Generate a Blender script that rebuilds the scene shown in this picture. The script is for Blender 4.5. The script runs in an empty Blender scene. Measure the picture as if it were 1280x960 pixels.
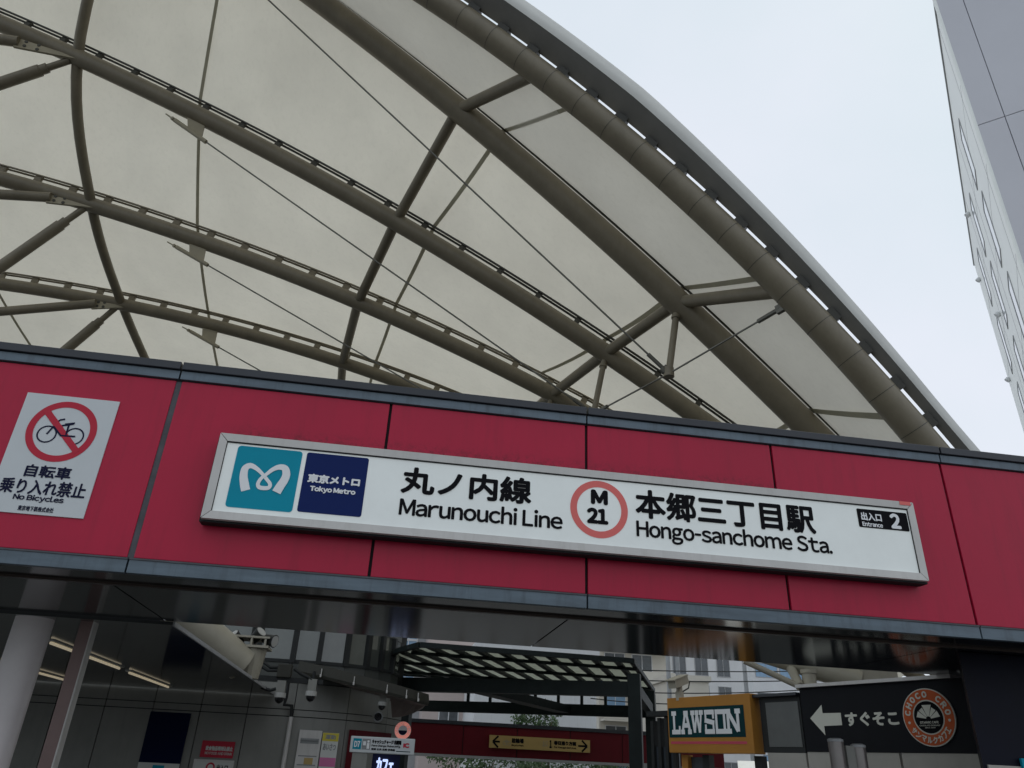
import bpy, bmesh, math, random
from mathutils import Vector, Matrix
random.seed(7)
sc = bpy.context.scene
COL = sc.collection
# ---------------------------------------------------------------- camera
F = 934.1                       # focal length in pixels of a 1280 x 960 frame
def _n(v): return v.normalized()
_z = _n(Vector((728.2-640, -1330.0-480, F)))            # zenith direction in camera axes (x right, y down, z forward)
_d = Vector((460.0-640, 1010.0-480, F)); _d = _n(_d - _z*_d.dot(_z))
_x = _d.cross(_z)
RM = Matrix((_x, _d, _z))       # camera axes -> world (X along the beam, Y into the plaza, Z up)
CAM = Vector((0, 0, 1.55))
cd = bpy.data.cameras.new('camera'); cd.sensor_width = 36; cd.sensor_fit = 'HORIZONTAL'
cd.lens = 36*F/1280; cd.clip_end = 600; cd.clip_start = 0.05
cam = bpy.data.objects.new('camera', cd); COL.objects.link(cam); sc.camera = cam
R, U, B = RM @ Vector((1,0,0)), RM @ Vector((0,-1,0)), RM @ Vector((0,0,-1))
cam.matrix_world = Matrix(((R.x,U.x,B.x,CAM.x),(R.y,U.y,B.y,CAM.y),(R.z,U.z,B.z,CAM.z),(0,0,0,1)))
# ---------------------------------------------------------------- sky, sun, exposure
SUN_EL, SUN_AZ = math.radians(58), math.radians(75)     # azimuth from +Y towards +X
w = bpy.data.worlds.new('World'); sc.world = w; w.use_nodes = True
nt = w.node_tree; nt.nodes.clear()
out = nt.nodes.new('ShaderNodeOutputWorld'); bg = nt.nodes.new('ShaderNodeBackground')
sky = nt.nodes.new('ShaderNodeTexSky'); sky.sky_type = 'NISHITA'; sky.sun_disc = False
sky.sun_elevation = SUN_EL; sky.sun_rotation = SUN_AZ; sky.air_density = 1.5; sky.dust_density = 3
mix = nt.nodes.new('ShaderNodeMixRGB'); cr = nt.nodes.new('ShaderNodeValToRGB'); nz = nt.nodes.new('ShaderNodeTexNoise')
tc = nt.nodes.new('ShaderNodeTexCoord')
nz.inputs['Scale'].default_value = 1.6; nz.inputs['Detail'].default_value = 5; nz.inputs['Roughness'].default_value = 0.5
cr.color_ramp.elements[0].position = 0.32; cr.color_ramp.elements[0].color = (6.2, 7.15, 7.7, 1)
cr.color_ramp.elements[1].position = 0.68; cr.color_ramp.elements[1].color = (7.7, 7.95, 8.8, 1)
mix.inputs[0].default_value = 0.93
nt.links.new(tc.outputs['Generated'], nz.inputs['Vector']); nt.links.new(nz.outputs['Fac'], cr.inputs['Fac'])
nt.links.new(sky.outputs[0], mix.inputs[1]); nt.links.new(cr.outputs[0], mix.inputs[2])
nt.links.new(mix.outputs[0], bg.inputs[0]); bg.inputs[1].default_value = 0.10
nt.links.new(bg.outputs[0], out.inputs[0])
sl = bpy.data.lights.new('sun', 'SUN'); sl.energy = 0.6; sl.angle = math.radians(25); sl.color = (1, 0.97, 0.92)
so = bpy.data.objects.new('sun', sl); COL.objects.link(so)
sdir = Vector((math.sin(SUN_AZ)*math.cos(SUN_EL), math.cos(SUN_AZ)*math.cos(SUN_EL), math.sin(SUN_EL)))
so.rotation_euler = sdir.to_track_quat('Z', 'Y').to_euler()
vs = sc.view_settings; vs.view_transform = 'Standard'; vs.look = 'None'; vs.exposure = 0.14; vs.gamma = 1.0; vs.use_curve_mapping = False
# ---------------------------------------------------------------- helpers: measured points
def ray(px, py): return RM @ Vector((px-640, py-480, F))
def at_y(px, py, Y): r = ray(px, py); return CAM + r*(Y/r.y)
def at_z(px, py, Z): r = ray(px, py); return CAM + r*((Z-CAM.z)/r.z)
def at_pl(px, py, Q, d):
    n = Vector((d[1], -d[0], 0)); r = ray(px, py); q = Vector((Q[0], Q[1], CAM.z))
    return CAM + r*((q-CAM).dot(n)/r.dot(n))
# ---------------------------------------------------------------- helpers: materials
def mat(name, col, rough=0.6, metal=0.0, var=0.12, scale=3.0, stretch=(1,1,1), bump=0.0, bscale=40, spec=0.5, coat=0.0, dirt=None, dirt_amt=0.0, trans=0.0):
    m = bpy.data.materials.new(name); m.use_nodes = True; t = m.node_tree; L = t.links
    b = t.nodes['Principled BSDF']; o = t.nodes['Material Output']
    b.inputs['Roughness'].default_value = rough; b.inputs['Metallic'].default_value = metal
    b.inputs['Specular IOR Level'].default_value = spec; b.inputs['Coat Weight'].default_value = coat
    c = t.nodes.new('ShaderNodeTexCoord'); mp = t.nodes.new('ShaderNodeMapping'); mp.inputs['Scale'].default_value = stretch
    L.new(c.outputs['Object'], mp.inputs[0])
    n = t.nodes.new('ShaderNodeTexNoise'); n.inputs['Scale'].default_value = scale; n.inputs['Detail'].default_value = 6; n.inputs['Roughness'].default_value = 0.62
    L.new(mp.outputs[0], n.inputs['Vector'])
    r = t.nodes.new('ShaderNodeValToRGB'); e = r.color_ramp.elements
    e[0].position = 0.3; e[1].position = 0.7
    e[0].color = tuple(x*(1-var) for x in col)+(1,); e[1].color = tuple(min(1, x*(1+var)) for x in col)+(1,)
    L.new(n.outputs['Fac'], r.inputs[0]); last = r.outputs[0]
    if dirt:
        mp2 = t.nodes.new('ShaderNodeMapping'); mp2.inputs['Scale'].default_value = (7, 7, 0.8); L.new(c.outputs['Object'], mp2.inputs[0])
        n2 = t.nodes.new('ShaderNodeTexNoise'); n2.inputs['Scale'].default_value = 1.7; n2.inputs['Detail'].default_value = 8; n2.inputs['Roughness'].default_value = 0.7
        L.new(mp2.outputs[0], n2.inputs['Vector'])
        r2 = t.nodes.new('ShaderNodeValToRGB'); r2.color_ramp.elements[0].position = 0.5; r2.color_ramp.elements[1].position = 0.78
        r2.color_ramp.elements[0].color = (0,0,0,1); r2.color_ramp.elements[1].color = (dirt_amt,)*3+(1,)
        L.new(n2.outputs['Fac'], r2.inputs[0])
        mx = t.nodes.new('ShaderNodeMixRGB'); mx.inputs[2].default_value = dirt+(1,)
        L.new(r2.outputs[0], mx.inputs[0]); L.new(last, mx.inputs[1]); last = mx.outputs[0]
    L.new(last, b.inputs['Base Color'])
    if var > 0:
        rr = t.nodes.new('ShaderNodeMapRange'); rr.inputs[3].default_value = max(0.02, rough*0.85); rr.inputs[4].default_value = min(1, rough*1.15)
        L.new(n.outputs['Fac'], rr.inputs[0]); L.new(rr.outputs[0], b.inputs['Roughness'])
    if bump:
        n3 = t.nodes.new('ShaderNodeTexNoise'); n3.inputs['Scale'].default_value = bscale; n3.inputs['Detail'].default_value = 4
        L.new(mp.outputs[0], n3.inputs['Vector'])
        bp = t.nodes.new('ShaderNodeBump'); bp.inputs['Strength'].default_value = bump; bp.inputs['Distance'].default_value = 0.02
        L.new(n3.outputs['Fac'], bp.inputs['Height']); L.new(bp.outputs[0], b.inputs['Normal'])
    if trans:
        tr = t.nodes.new('ShaderNodeBsdfTranslucent'); ms = t.nodes.new('ShaderNodeMixShader'); ms.inputs[0].default_value = trans
        L.new(last, tr.inputs[0]); L.new(b.outputs[0], ms.inputs[1]); L.new(tr.outputs[0], ms.inputs[2]); L.new(ms.outputs[0], o.inputs[0])
    return m
def emit(name, col, s):
    m = mat(name, col, 0.5, var=0.05); b = m.node_tree.nodes['Principled BSDF']
    b.inputs['Emission Color'].default_value = col+(1,); b.inputs['Emission Strength'].default_value = s
    return m
M = {
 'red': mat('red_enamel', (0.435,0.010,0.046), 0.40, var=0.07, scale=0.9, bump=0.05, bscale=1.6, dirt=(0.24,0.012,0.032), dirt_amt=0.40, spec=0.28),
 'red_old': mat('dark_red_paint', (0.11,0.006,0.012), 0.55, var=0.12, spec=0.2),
 'bluegrey': mat('blue_grey_trim', (0.10,0.135,0.165), 0.42, metal=0.2, var=0.22, scale=4, stretch=(0.5,1,3), dirt=(0.03,0.035,0.04), dirt_amt=0.6),
 'darktrim': mat('dark_cap_metal', (0.022,0.026,0.034), 0.45, var=0.2),
 'joint': mat('joint_sealant', (0.010,0.010,0.012), 0.8, var=0.2),
 'joint_grey': mat('grey_sealant', (0.075,0.075,0.085), 0.7, var=0.3, scale=9),
 'bronze': mat('bronze_trim', (0.06,0.045,0.038), 0.35, metal=0.6, var=0.2),
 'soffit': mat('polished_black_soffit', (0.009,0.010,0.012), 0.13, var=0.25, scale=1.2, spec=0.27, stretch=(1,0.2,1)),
 'ceiling': mat('polished_dark_ceiling', (0.03,0.034,0.034), 0.10, var=0.2, spec=0.6),
 'membrane': mat('roof_membrane', (0.82,0.775,0.655), 0.75, var=0.11, scale=0.30, bump=0.12, bscale=0.9, dirt=(0.56,0.52,0.42), dirt_amt=0.22, trans=0.47),
 'membrane_shaded': mat('shaded_roof_membrane', (0.78,0.745,0.645), 0.75, var=0.11, scale=0.30, bump=0.12, bscale=0.9, dirt=(0.56,0.52,0.42), dirt_amt=0.22, trans=0.37),  # same fabric, darker and less translucent: front bay's shade put into the material
 'seam': mat('seam_strap', (0.36,0.34,0.26), 0.75, var=0.08, trans=0.25),
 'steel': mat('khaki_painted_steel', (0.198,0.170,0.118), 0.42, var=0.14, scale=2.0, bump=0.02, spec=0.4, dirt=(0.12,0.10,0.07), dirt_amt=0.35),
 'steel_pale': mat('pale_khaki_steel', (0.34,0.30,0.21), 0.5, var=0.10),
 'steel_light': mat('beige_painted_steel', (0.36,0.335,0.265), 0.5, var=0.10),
 'rail': mat('dark_rail', (0.05,0.048,0.038), 0.5, var=0.15),
 'cable': mat('steel_cable', (0.14,0.135,0.115), 0.4, metal=0.5, var=0.1),
 'hood': mat('grey_hood_plate', (0.22,0.215,0.20), 0.55, var=0.08),
 'hoodwhite': mat('white_edge_sheet', (0.66,0.66,0.62), 0.6, var=0.08, scale=1.5),
 'signwhite': emit('lit_white_acrylic', (0.66,0.70,0.69), 0.17),
 'frame': mat('off_white_frame', (0.57,0.555,0.53), 0.4, var=0.06, dirt=(0.35,0.33,0.30), dirt_amt=0.4),
 'plate': mat('white_sign_plate', (0.58,0.61,0.62), 0.45, var=0.04),
 'cyan': mat('cyan_print', (0.0,0.275,0.39), 0.4, var=0.03, spec=0.15),
 'posternavy': mat('poster_navy', (0.002,0.005,0.032), 0.6, var=0.05, spec=0.08),
 'navy': mat('navy_print', (0.004,0.016,0.105), 0.4, var=0.03, spec=0.12),
 'inkblack': mat('black_print', (0.008,0.008,0.010), 0.6, var=0.0, spec=0.05),
 'inkwhite': mat('white_print', (0.80,0.81,0.82), 0.5, var=0.0),
 'inkred': mat('red_print', (0.50,0.035,0.06), 0.5, var=0.04, spec=0.12),
 'inkcoral': mat('coral_print', (0.76,0.175,0.16), 0.5, var=0.03, spec=0.15),
 'inknavy': mat('dark_navy_print', (0.015,0.017,0.045), 0.6, var=0.0, spec=0.05),
 'inkgrey': mat('grey_print', (0.25,0.26,0.26), 0.5, var=0.0),
 'column': mat('white_grey_column', (0.80,0.75,0.75), 0.35, var=0.05, spec=0.5),
 'brown': mat('brown_post_metal', (0.20,0.13,0.12), 0.4, var=0.12, metal=0.2),
 'panelgrey': mat('grey_wall_panel', (0.235,0.235,0.215), 0.6, var=0.10, scale=1.5, bump=0.03, dirt=(0.17,0.17,0.16), dirt_amt=0.4),
 'darkwall': mat('dark_wall_panel', (0.06,0.065,0.06), 0.5, var=0.15),
 'frame_dark': mat('dark_window_frame', (0.026,0.028,0.028), 0.5, var=0.2, spec=0.2),
 'glass': mat('reflecting_glass', (0.09,0.10,0.09), 0.05, var=0.1, spec=1.0),
 'eave': mat('beige_grey_eave', (0.045,0.044,0.036), 0.55, var=0.12, dirt=(0.03,0.03,0.025), dirt_amt=0.4, spec=0.25),
 'eave_brown': mat('brown_eave_underside', (0.20,0.16,0.145), 0.6, var=0.1),
 'black': mat('black_sign_wall', (0.009,0.010,0.013), 0.6, var=0.2, spec=0.15),
 'blacknavy': mat('navy_black_pier', (0.007,0.008,0.016), 0.5, var=0.2, spec=0.12),
 'cream': mat('cream_lower_panel', (0.40,0.38,0.34), 0.6, var=0.08, dirt=(0.3,0.28,0.25), dirt_amt=0.3),
 'greyglass': mat('frosted_grey_glass', (0.10,0.105,0.10), 0.35, var=0.15),
 'orange': mat('amber_sign_board', (0.44,0.200,0.036), 0.5, var=0.08, spec=0.25),
 'tealdark': mat('dark_teal_board', (0.002,0.036,0.040), 0.5, var=0.08, spec=0.12),
 'pinkline': mat('pink_line', (0.55,0.06,0.10), 0.5, var=0.02),
 'steelgreen': mat('black_green_steel', (0.014,0.020,0.020), 0.5, var=0.25, spec=0.18),
 'poly': mat('clear_roof_sheet', (0.50,0.54,0.46), 0.5, var=0.12, trans=0.7),
 'yellow': mat('ochre_sign_board', (0.46,0.32,0.11), 0.5, var=0.06),
 'yellowpaper': mat('yellow_paper', (0.62,0.52,0.05), 0.6, var=0.03),
 'pinkpaper': mat('pink_paper', (0.62,0.17,0.36), 0.6, var=0.03),
 'paper': mat('white_paper', (0.60,0.61,0.58), 0.6, var=0.04),
 'lampbody': mat('white_lamp_body', (0.6,0.6,0.56), 0.5, var=0.04),
 'lamp': emit('warm_lamp_tube', (1.0,0.86,0.62), 0.22),
 'neon': emit('pale_blue_neon', (0.55,0.65,1.0), 0.9),
 'ringlit': emit('lit_red_ring', (0.85,0.30,0.24), 0.35),
 'ringlogo': mat('terracotta_ring', (0.54,0.11,0.035), 0.6, var=0.05, spec=0.15),
 'ivory': mat('ivory_print', (0.62,0.62,0.54), 0.5, var=0.02),
 'tower_grey': mat('tower_grey_panel', (0.55,0.55,0.595), 0.45, var=0.04, scale=0.3),
 'tower_white': mat('tower_white_panel', (0.86,0.88,0.85), 0.5, var=0.04, scale=0.4),
 'tower_line': mat('tower_joint', (0.28,0.28,0.31), 0.6, var=0.1),
 'skyglass': mat('pale_sky_glass', (0.45,0.50,0.54), 0.06, var=0.05, spec=1.0),
 'darkglass': mat('dark_window_glass', (0.06,0.07,0.08), 0.1, var=0.2, spec=0.8),
 'bwhite': mat('white_render', (0.66,0.67,0.68), 0.8, var=0.06, scale=0.5, dirt=(0.45,0.45,0.44), dirt_amt=0.3),
 'bcream': mat('cream_render', (0.58,0.55,0.48), 0.8, var=0.08, scale=0.5),
 'bpink': mat('pink_tile', (0.50,0.42,0.395), 0.7, var=0.06, scale=0.8),
 'bgrey': mat('grey_concrete', (0.36,0.37,0.38), 0.8, var=0.1),
 'blue_curtain': mat('blue_curtain_glass', (0.22,0.36,0.52), 0.2, var=0.1),
 'asphalt': mat('asphalt', (0.05,0.05,0.052), 0.9, var=0.2, scale=8),
 'paving': mat('grey_paving', (0.13,0.128,0.122), 0.85, var=0.12, scale=2, bump=0.1),
 'bark': mat('bark', (0.12,0.09,0.065), 0.9, var=0.2, scale=12),
 'leaf': mat('leaf_green', (0.055,0.10,0.035), 0.7, var=0.45, scale=2.5, trans=0.3),
 'camwhite': mat('white_camera_shell', (0.46,0.46,0.44), 0.4, var=0.03),
 'camblack': mat('smoked_dome', (0.01,0.01,0.012), 0.08, var=0.0, spec=0.8),
 'cambeige': mat('beige_camera_housing', (0.42,0.39,0.31), 0.5, var=0.05),
 'bollard': mat('brushed_brown_steel', (0.24,0.22,0.21), 0.35, metal=0.5, var=0.15),
}
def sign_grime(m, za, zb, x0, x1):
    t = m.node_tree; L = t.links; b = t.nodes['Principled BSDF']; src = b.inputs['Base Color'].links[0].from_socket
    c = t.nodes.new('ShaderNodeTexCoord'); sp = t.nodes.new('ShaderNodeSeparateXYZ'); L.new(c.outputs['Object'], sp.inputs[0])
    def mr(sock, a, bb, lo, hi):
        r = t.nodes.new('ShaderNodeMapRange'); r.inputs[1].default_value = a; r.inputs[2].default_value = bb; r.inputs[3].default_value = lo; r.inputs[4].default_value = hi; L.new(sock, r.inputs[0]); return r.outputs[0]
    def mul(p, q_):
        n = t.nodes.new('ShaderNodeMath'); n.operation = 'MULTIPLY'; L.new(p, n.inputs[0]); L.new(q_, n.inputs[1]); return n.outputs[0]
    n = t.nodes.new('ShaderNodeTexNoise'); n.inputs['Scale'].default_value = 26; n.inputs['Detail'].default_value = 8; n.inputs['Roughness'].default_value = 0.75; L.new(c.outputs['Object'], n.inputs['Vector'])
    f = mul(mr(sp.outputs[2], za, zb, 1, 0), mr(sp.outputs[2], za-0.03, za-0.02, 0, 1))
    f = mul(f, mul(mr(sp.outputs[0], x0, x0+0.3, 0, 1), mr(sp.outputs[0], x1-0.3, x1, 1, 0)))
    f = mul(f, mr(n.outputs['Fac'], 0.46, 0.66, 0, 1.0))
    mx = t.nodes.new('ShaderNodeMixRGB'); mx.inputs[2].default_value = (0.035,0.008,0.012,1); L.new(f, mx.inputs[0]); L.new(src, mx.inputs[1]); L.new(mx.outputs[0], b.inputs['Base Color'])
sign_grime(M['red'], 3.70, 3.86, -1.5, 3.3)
# ---------------------------------------------------------------- helpers: shapes
class MB:
    def __init__(s): s.v = []; s.f = []; s.m = []; s.cm = 0
    def face(s, pts):
        k = len(s.v); s.v += [tuple(p) for p in pts]; s.f.append(tuple(range(k, k+len(pts)))); s.m.append(s.cm)
    def hexa(s, a, b):      # two quads (same winding), closed
        k = len(s.v); s.v += [tuple(p) for p in a] + [tuple(p) for p in b]
        s.f += [(k+3,k+2,k+1,k), (k+4,k+5,k+6,k+7)] + [(k+i, k+(i+1)%4, k+4+(i+1)%4, k+4+i) for i in range(4)]
        s.m += [s.cm]*6
    def box(s, x0, x1, y0, y1, z0, z1):
        s.hexa([(x0,y0,z0),(x1,y0,z0),(x1,y1,z0),(x0,y1,z0)], [(x0,y0,z1),(x1,y0,z1),(x1,y1,z1),(x0,y1,z1)])
    def prism(s, poly, off):   # planar polygon extruded by a vector
        n = len(poly); k = len(s.v); off = Vector(off)
        s.v += [tuple(p) for p in poly] + [tuple(Vector(p)+off) for p in poly]
        s.f += [tuple(range(k+n-1, k-1, -1)), tuple(range(k+n, k+2*n))] + [(k+i, k+(i+1)%n, k+n+(i+1)%n, k+n+i) for i in range(n)]
        s.m += [s.cm]*(n+2)
    def bar(s, a, b, wd, ht, up=(0,0,1)):
        a = Vector(a); b = Vector(b); d = (b-a).normalized(); u = Vector(up); sd = d.cross(u)
        if sd.length < 1e-4: sd = d.cross(Vector((0,1,0)))
        sd.normalize(); u = sd.cross(d).normalized(); sd *= wd/2; u = u*ht/2
        s.hexa([a-sd-u, a+sd-u, a+sd+u, a-sd+u], [b-sd-u, b+sd-u, b+sd+u, b-sd+u])
    def tube(s, pts, r, n=14, cap=True):
        pts = [Vector(p) for p in pts]; rs = r if isinstance(r, (list,tuple)) else [r]*len(pts)
        T = []
        for i in range(len(pts)):
            a = pts[max(0,i-1)]; b = pts[min(len(pts)-1,i+1)]; T.append((b-a).normalized())
        u = T[0].orthogonal().normalized(); k0 = len(s.v)
        for i, p in enumerate(pts):
            u = (u - T[i]*u.dot(T[i])).normalized(); v = T[i].cross(u)
            for j in range(n):
                a = 2*math.pi*j/n; s.v.append(tuple(p + (u*math.cos(a)+v*math.sin(a))*rs[i]))
        for i in range(len(pts)-1):
            for j in range(n):
                s.f.append((k0+i*n+j, k0+i*n+(j+1)%n, k0+(i+1)*n+(j+1)%n, k0+(i+1)*n+j)); s.m.append(s.cm)
        if cap:
            s.f.append(tuple(range(k0+n-1, k0-1, -1))); e = k0+(len(pts)-1)*n; s.f.append(tuple(range(e, e+n))); s.m += [s.cm]*2
    def cone(s, a, b, r0, r1, n=20): s.tube([a, b], [r0, r1], n)
    def ring(s, c, ax, ay, r0, r1, n=48, a0=0, a1=2*math.pi):
        c = Vector(c); ax = Vector(ax); ay = Vector(ay)
        for i in range(n):
            t0 = a0+(a1-a0)*i/n; t1 = a0+(a1-a0)*(i+1)/n
            P = lambda r, t: c + ax*(r*math.cos(t)) + ay*(r*math.sin(t))
            s.face([P(r0,t0), P(r1,t0), P(r1,t1), P(r0,t1)])
    def disc(s, c, ax, ay, r, n=40):
        c = Vector(c); s.face([c + Vector(ax)*(r*math.cos(2*math.pi*i/n)) + Vector(ay)*(r*math.sin(2*math.pi*i/n)) for i in range(n)])
    def stroke(s, pts, wd, nrm, step=0.0002):   # flat ribbon of given width (or per-point widths); later pieces a hair prouder
        nrm = Vector(nrm).normalized(); pts = [Vector(p) for p in pts]; ws = wd if isinstance(wd,(list,tuple)) else [wd]*len(pts)
        L, Rr = [], []
        for i, p in enumerate(pts):
            a = pts[max(0,i-1)]; b = pts[min(len(pts)-1,i+1)]; d = (b-a).normalized(); q = nrm.cross(d).normalized()*(ws[i]/2)
            o = nrm*(step*i); L.append(p+q+o); Rr.append(p-q+o)
        for i in range(len(pts)-1): s.face([Rr[i], Rr[i+1], L[i+1], L[i]])
    def build(s, name, m, parent=None, smooth=False, bevel=0.0, mats=None):
        me = bpy.data.meshes.new(name); me.from_pydata(s.v, [], s.f)
        for x in (mats or [m]): me.materials.append(x)
        for p, k in zip(me.polygons, s.m): p.material_index = k; p.use_smooth = smooth
        me.update()
        if smooth:
            bm = bmesh.new(); bm.from_mesh(me); 
            for e in bm.edges:
                if len(e.link_faces) == 2 and e.calc_face_angle(0) > 0.7: e.smooth = False
            bm.to_mesh(me); bm.free()
        o = bpy.data.objects.new(name, me); COL.objects.link(o)
        if parent: o.parent = parent; o.matrix_parent_inverse = parent.matrix_basis.inverted()
        if bevel:
            b = o.modifiers.new('bevel', 'BEVEL'); b.width = bevel; b.segments = 2; b.limit_method = 'ANGLE'
        return o
def tag(o, label=None, cat=None, group=None, kind=None):
    if label: o['label'] = label
    if cat: o['category'] = cat
    if group: o['group'] = group
    if kind: o['kind'] = kind
    return o
def thing(name, label, cat, loc=(0,0,0), group=None, kind=None):
    o = bpy.data.objects.new(name, None); COL.objects.link(o); o.location = loc; o.empty_display_size = 0.2
    return tag(o, label, cat, group, kind)
def boxo(name, m, parent, *b, bevel=0.0):
    q = MB(); q.box(*b); return q.build(name, m, parent, bevel=bevel)
TEXT_CACHE = {}
def text_geo(body):
    if body not in TEXT_CACHE: TEXT_CACHE[body] = _text_geo(body)
    return TEXT_CACHE[body]
def _text_geo(body):
    cu = bpy.data.curves.new('txt', 'FONT'); cu.body = body; cu.resolution_u = 3
    o = bpy.data.objects.new('txt', cu); COL.objects.link(o)
    me = bpy.data.meshes.new_from_object(o.evaluated_get(bpy.context.evaluated_depsgraph_get()))
    vs_ = [v.co.copy() for v in me.vertices]; fs = [tuple(p.vertices) for p in me.polygons]
    bpy.data.objects.remove(o); bpy.data.curves.remove(cu); bpy.data.meshes.remove(me)
    return vs_, fs
ROUND_L, ROUND_R = set('oceagdqCGOQSs.'), set('opbegsOSDCB.2')
def line_geo(body):
    """Latin lettering set letter by letter from the humanist full-width glyphs, with ink-to-ink spacing."""
    if not all(ord(c) < 128 for c in body): return text_geo(body)
    V, Fc, pen, prev = [], [], 0.0, None
    for c in body:
        if c == ' ': pen += 0.30; prev = None; continue
        v_, f_ = text_geo(c if c in 'I.' else chr(ord(c)+0xFEE0))
        if c == '-': v_ = [Vector((v.x*0.40, v.y-0.05, 0)) for v in v_]
        x0 = min(v.x for v in v_); x1 = max(v.x for v in v_)
        if prev: pen += 0.088-(0.022 if prev in ROUND_R else 0)-(0.022 if c in ROUND_L else 0)-(0.02 if c in 'yvw' or prev in 'yvwrcT' else 0)
        k = len(V); V += [Vector((v.x-x0+pen, v.y, 0)) for v in v_]; Fc += [tuple(k+j for j in f) for f in f_]; pen += x1-x0; prev = c
    return V, Fc
def put_text(q, body, o, ax, az, x0, x1, z0, z1, nrm, bold=0.0, xf=None):
    """text into the MB q, its ink box fitted to x0..x1, z0..z1 on the plane origin o, axes ax, az; bold in metres; xf warps (u,v)."""
    vs_, fs = line_geo(body); o = Vector(o); ax = Vector(ax); az = Vector(az); nrm = Vector(nrm)
    a0 = min(v.x for v in vs_); a1 = max(v.x for v in vs_); b0 = min(v.y for v in vs_); b1 = max(v.y for v in vs_)
    x0 += bold; x1 -= bold; z0 += bold; z1 -= bold
    shifts = [(0,0)] if not bold else [(0,0)] + [(bold*math.cos(k*math.pi/4), bold*math.sin(k*math.pi/4)) for k in range(8)]
    for i, (sx, sz) in enumerate(shifts):
        k = len(q.v)
        for v in vs_:
            uu = x0+(v.x-a0)/(a1-a0)*(x1-x0)+sx; vv = z0+(v.y-b0)/max(1e-6,(b1-b0))*(z1-z0)+sz
            if xf: uu, vv = xf(uu, vv)
            q.v.append(tuple(o + ax*uu + az*vv + nrm*(i*0.00025)))
        q.f += [tuple(k+j for j in f) for f in fs]; q.m += [q.cm]*len(fs)
X_, Z_, NF = Vector((1,0,0)), Vector((0,0,1)), Vector((0,-1,0))
def text_y(q, body, Y, pl, pr, pt, pb, bold=0.0):
    """text on the plane y = Y; measured left, right, top and bottom points."""
    x0 = at_y(*pl, Y).x; x1 = at_y(*pr, Y).x; z1 = at_y(*pt, Y).z; z0 = at_y(*pb, Y).z
    put_text(q, body, (0, Y, 0), X_, Z_, x0, x1, z0, z1, NF, bold)
def arc_text(q, body, c, ax, az, nrm, r, a_mid, span, size, bold=0.0, inward=False):
    n = len(body)
    for i, ch in enumerate(body):
        if ch == ' ': continue
        a = a_mid - (i-(n-1)/2)*span/(n-1)*(1 if not inward else -1)
        up = (ax*math.cos(a)+az*math.sin(a))*(1 if not inward else -1); rt = up.cross(nrm)*-1
        rt = (ax*math.sin(a)-az*math.cos(a))*(1 if not inward else -1)
        o = c + (ax*math.cos(a)+az*math.sin(a))*r
        put_text(q, ch, o, rt, up, -size*0.42, size*0.42, -size/2, size/2, nrm, bold)

exec_order = []
# ================================================================ SETTING: ground
def ground_h(y):
    t = min(1, max(0, (y-9.0)/10)); return -0.9*t*t*(3-2*t)
q = MB()
ys = [-300,-60,-6,4,8] + [9+i for i in range(12)] + [30,60,150,400]; xs = [-300,-60,-20,-5,5,20,60,300]
for i in range(len(ys)-1):
    for j in range(len(xs)-1):
        q.face([(xs[j],ys[i],ground_h(ys[i])), (xs[j+1],ys[i],ground_h(ys[i])), (xs[j+1],ys[i+1],ground_h(ys[i+1])), (xs[j],ys[i+1],ground_h(ys[i+1]))])
tag(q.build('ground', M['paving']), kind='structure')
q = MB(); q.face([(-120,-14,0.004),(120,-14,0.004),(120,-3.2,0.004),(-120,-3.2,0.004)])
tag(q.build('road', M['asphalt']), kind='structure')
q = MB(); q.box(-120,120,-3.2,-3.05,-0.05,0.13); tag(q.build('kerb', M['bgrey']), kind='structure')

# ================================================================ ENTRANCE BEAM
D = 5.6
JX = [-6.78,-5.135,-3.49,-1.845,-0.185,1.45,3.098,4.712,6.35,8.0,9.65,11.3]
bm_ = thing('entrance_beam', 'long crimson panelled beam over the station entrance with blue-grey edge trims', 'beam', (0,5.6,0))
boxo('core', M['joint'], bm_, JX[0]-0.05, JX[-1]+0.05, D+0.03, D+0.30, 2.70, 4.22)
boxo('core', M['joint'], bm_, JX[0]-0.05, JX[-1]+0.05, D+0.31, 7.70, 2.70, 3.05)
for i in range(len(JX)-1):
    gl = 0.022 if abs(JX[i]+1.845) < 0.01 else 0.011; gr = 0.022 if abs(JX[i+1]+1.845) < 0.01 else 0.011
    boxo('fascia_panel', M['red'], bm_, JX[i]+gl, JX[i+1]-gr, D, D+0.028, 2.757, 4.155, bevel=0.004)
boxo('joint_filler', M['joint_grey'], bm_, -1.845-0.0215, -1.845+0.0215, D+0.008, D+0.029, 2.757, 4.155)
seams3 = [JX[0]-0.05, -5.135, -1.845, 1.45, 4.712, 8.0, JX[-1]+0.05]
for i in range(len(seams3)-1):
    a, b = seams3[i]+0.006, seams3[i+1]-0.006
    boxo('top_trim', M['bluegrey'], bm_, a, b, D-0.022, D+0.028, 4.163, 4.236, bevel=0.003)
    boxo('bottom_trim', M['bluegrey'], bm_, a, b, D-0.022, D+0.028, 2.646, 2.748, bevel=0.003)
    boxo('bottom_lip', M['joint_grey'], bm_, a, b, D-0.030, D-0.0225, 2.738, 2.750)
    boxo('cap_flashing', M['darktrim'], bm_, a+0.002, b-0.002, D-0.045, D+0.42, 4.240, 4.305, bevel=0.004)
q = MB(); q.box(JX[0], JX[-1], D+0.001, D+0.027, 4.1555, 4.1625); q.box(JX[0], JX[-1], D+0.001, D+0.027, 2.7485, 2.7565)
q.build('shadow_gap', M['joint'], bm_)
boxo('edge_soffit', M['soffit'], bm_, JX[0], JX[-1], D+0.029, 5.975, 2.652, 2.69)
q = MB(); q.box(JX[0], JX[-1], 5.978, 6.02, 2.634, 2.69); q.box(JX[0], JX[-1], 6.022, 6.075, 2.643, 2.69)
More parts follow.
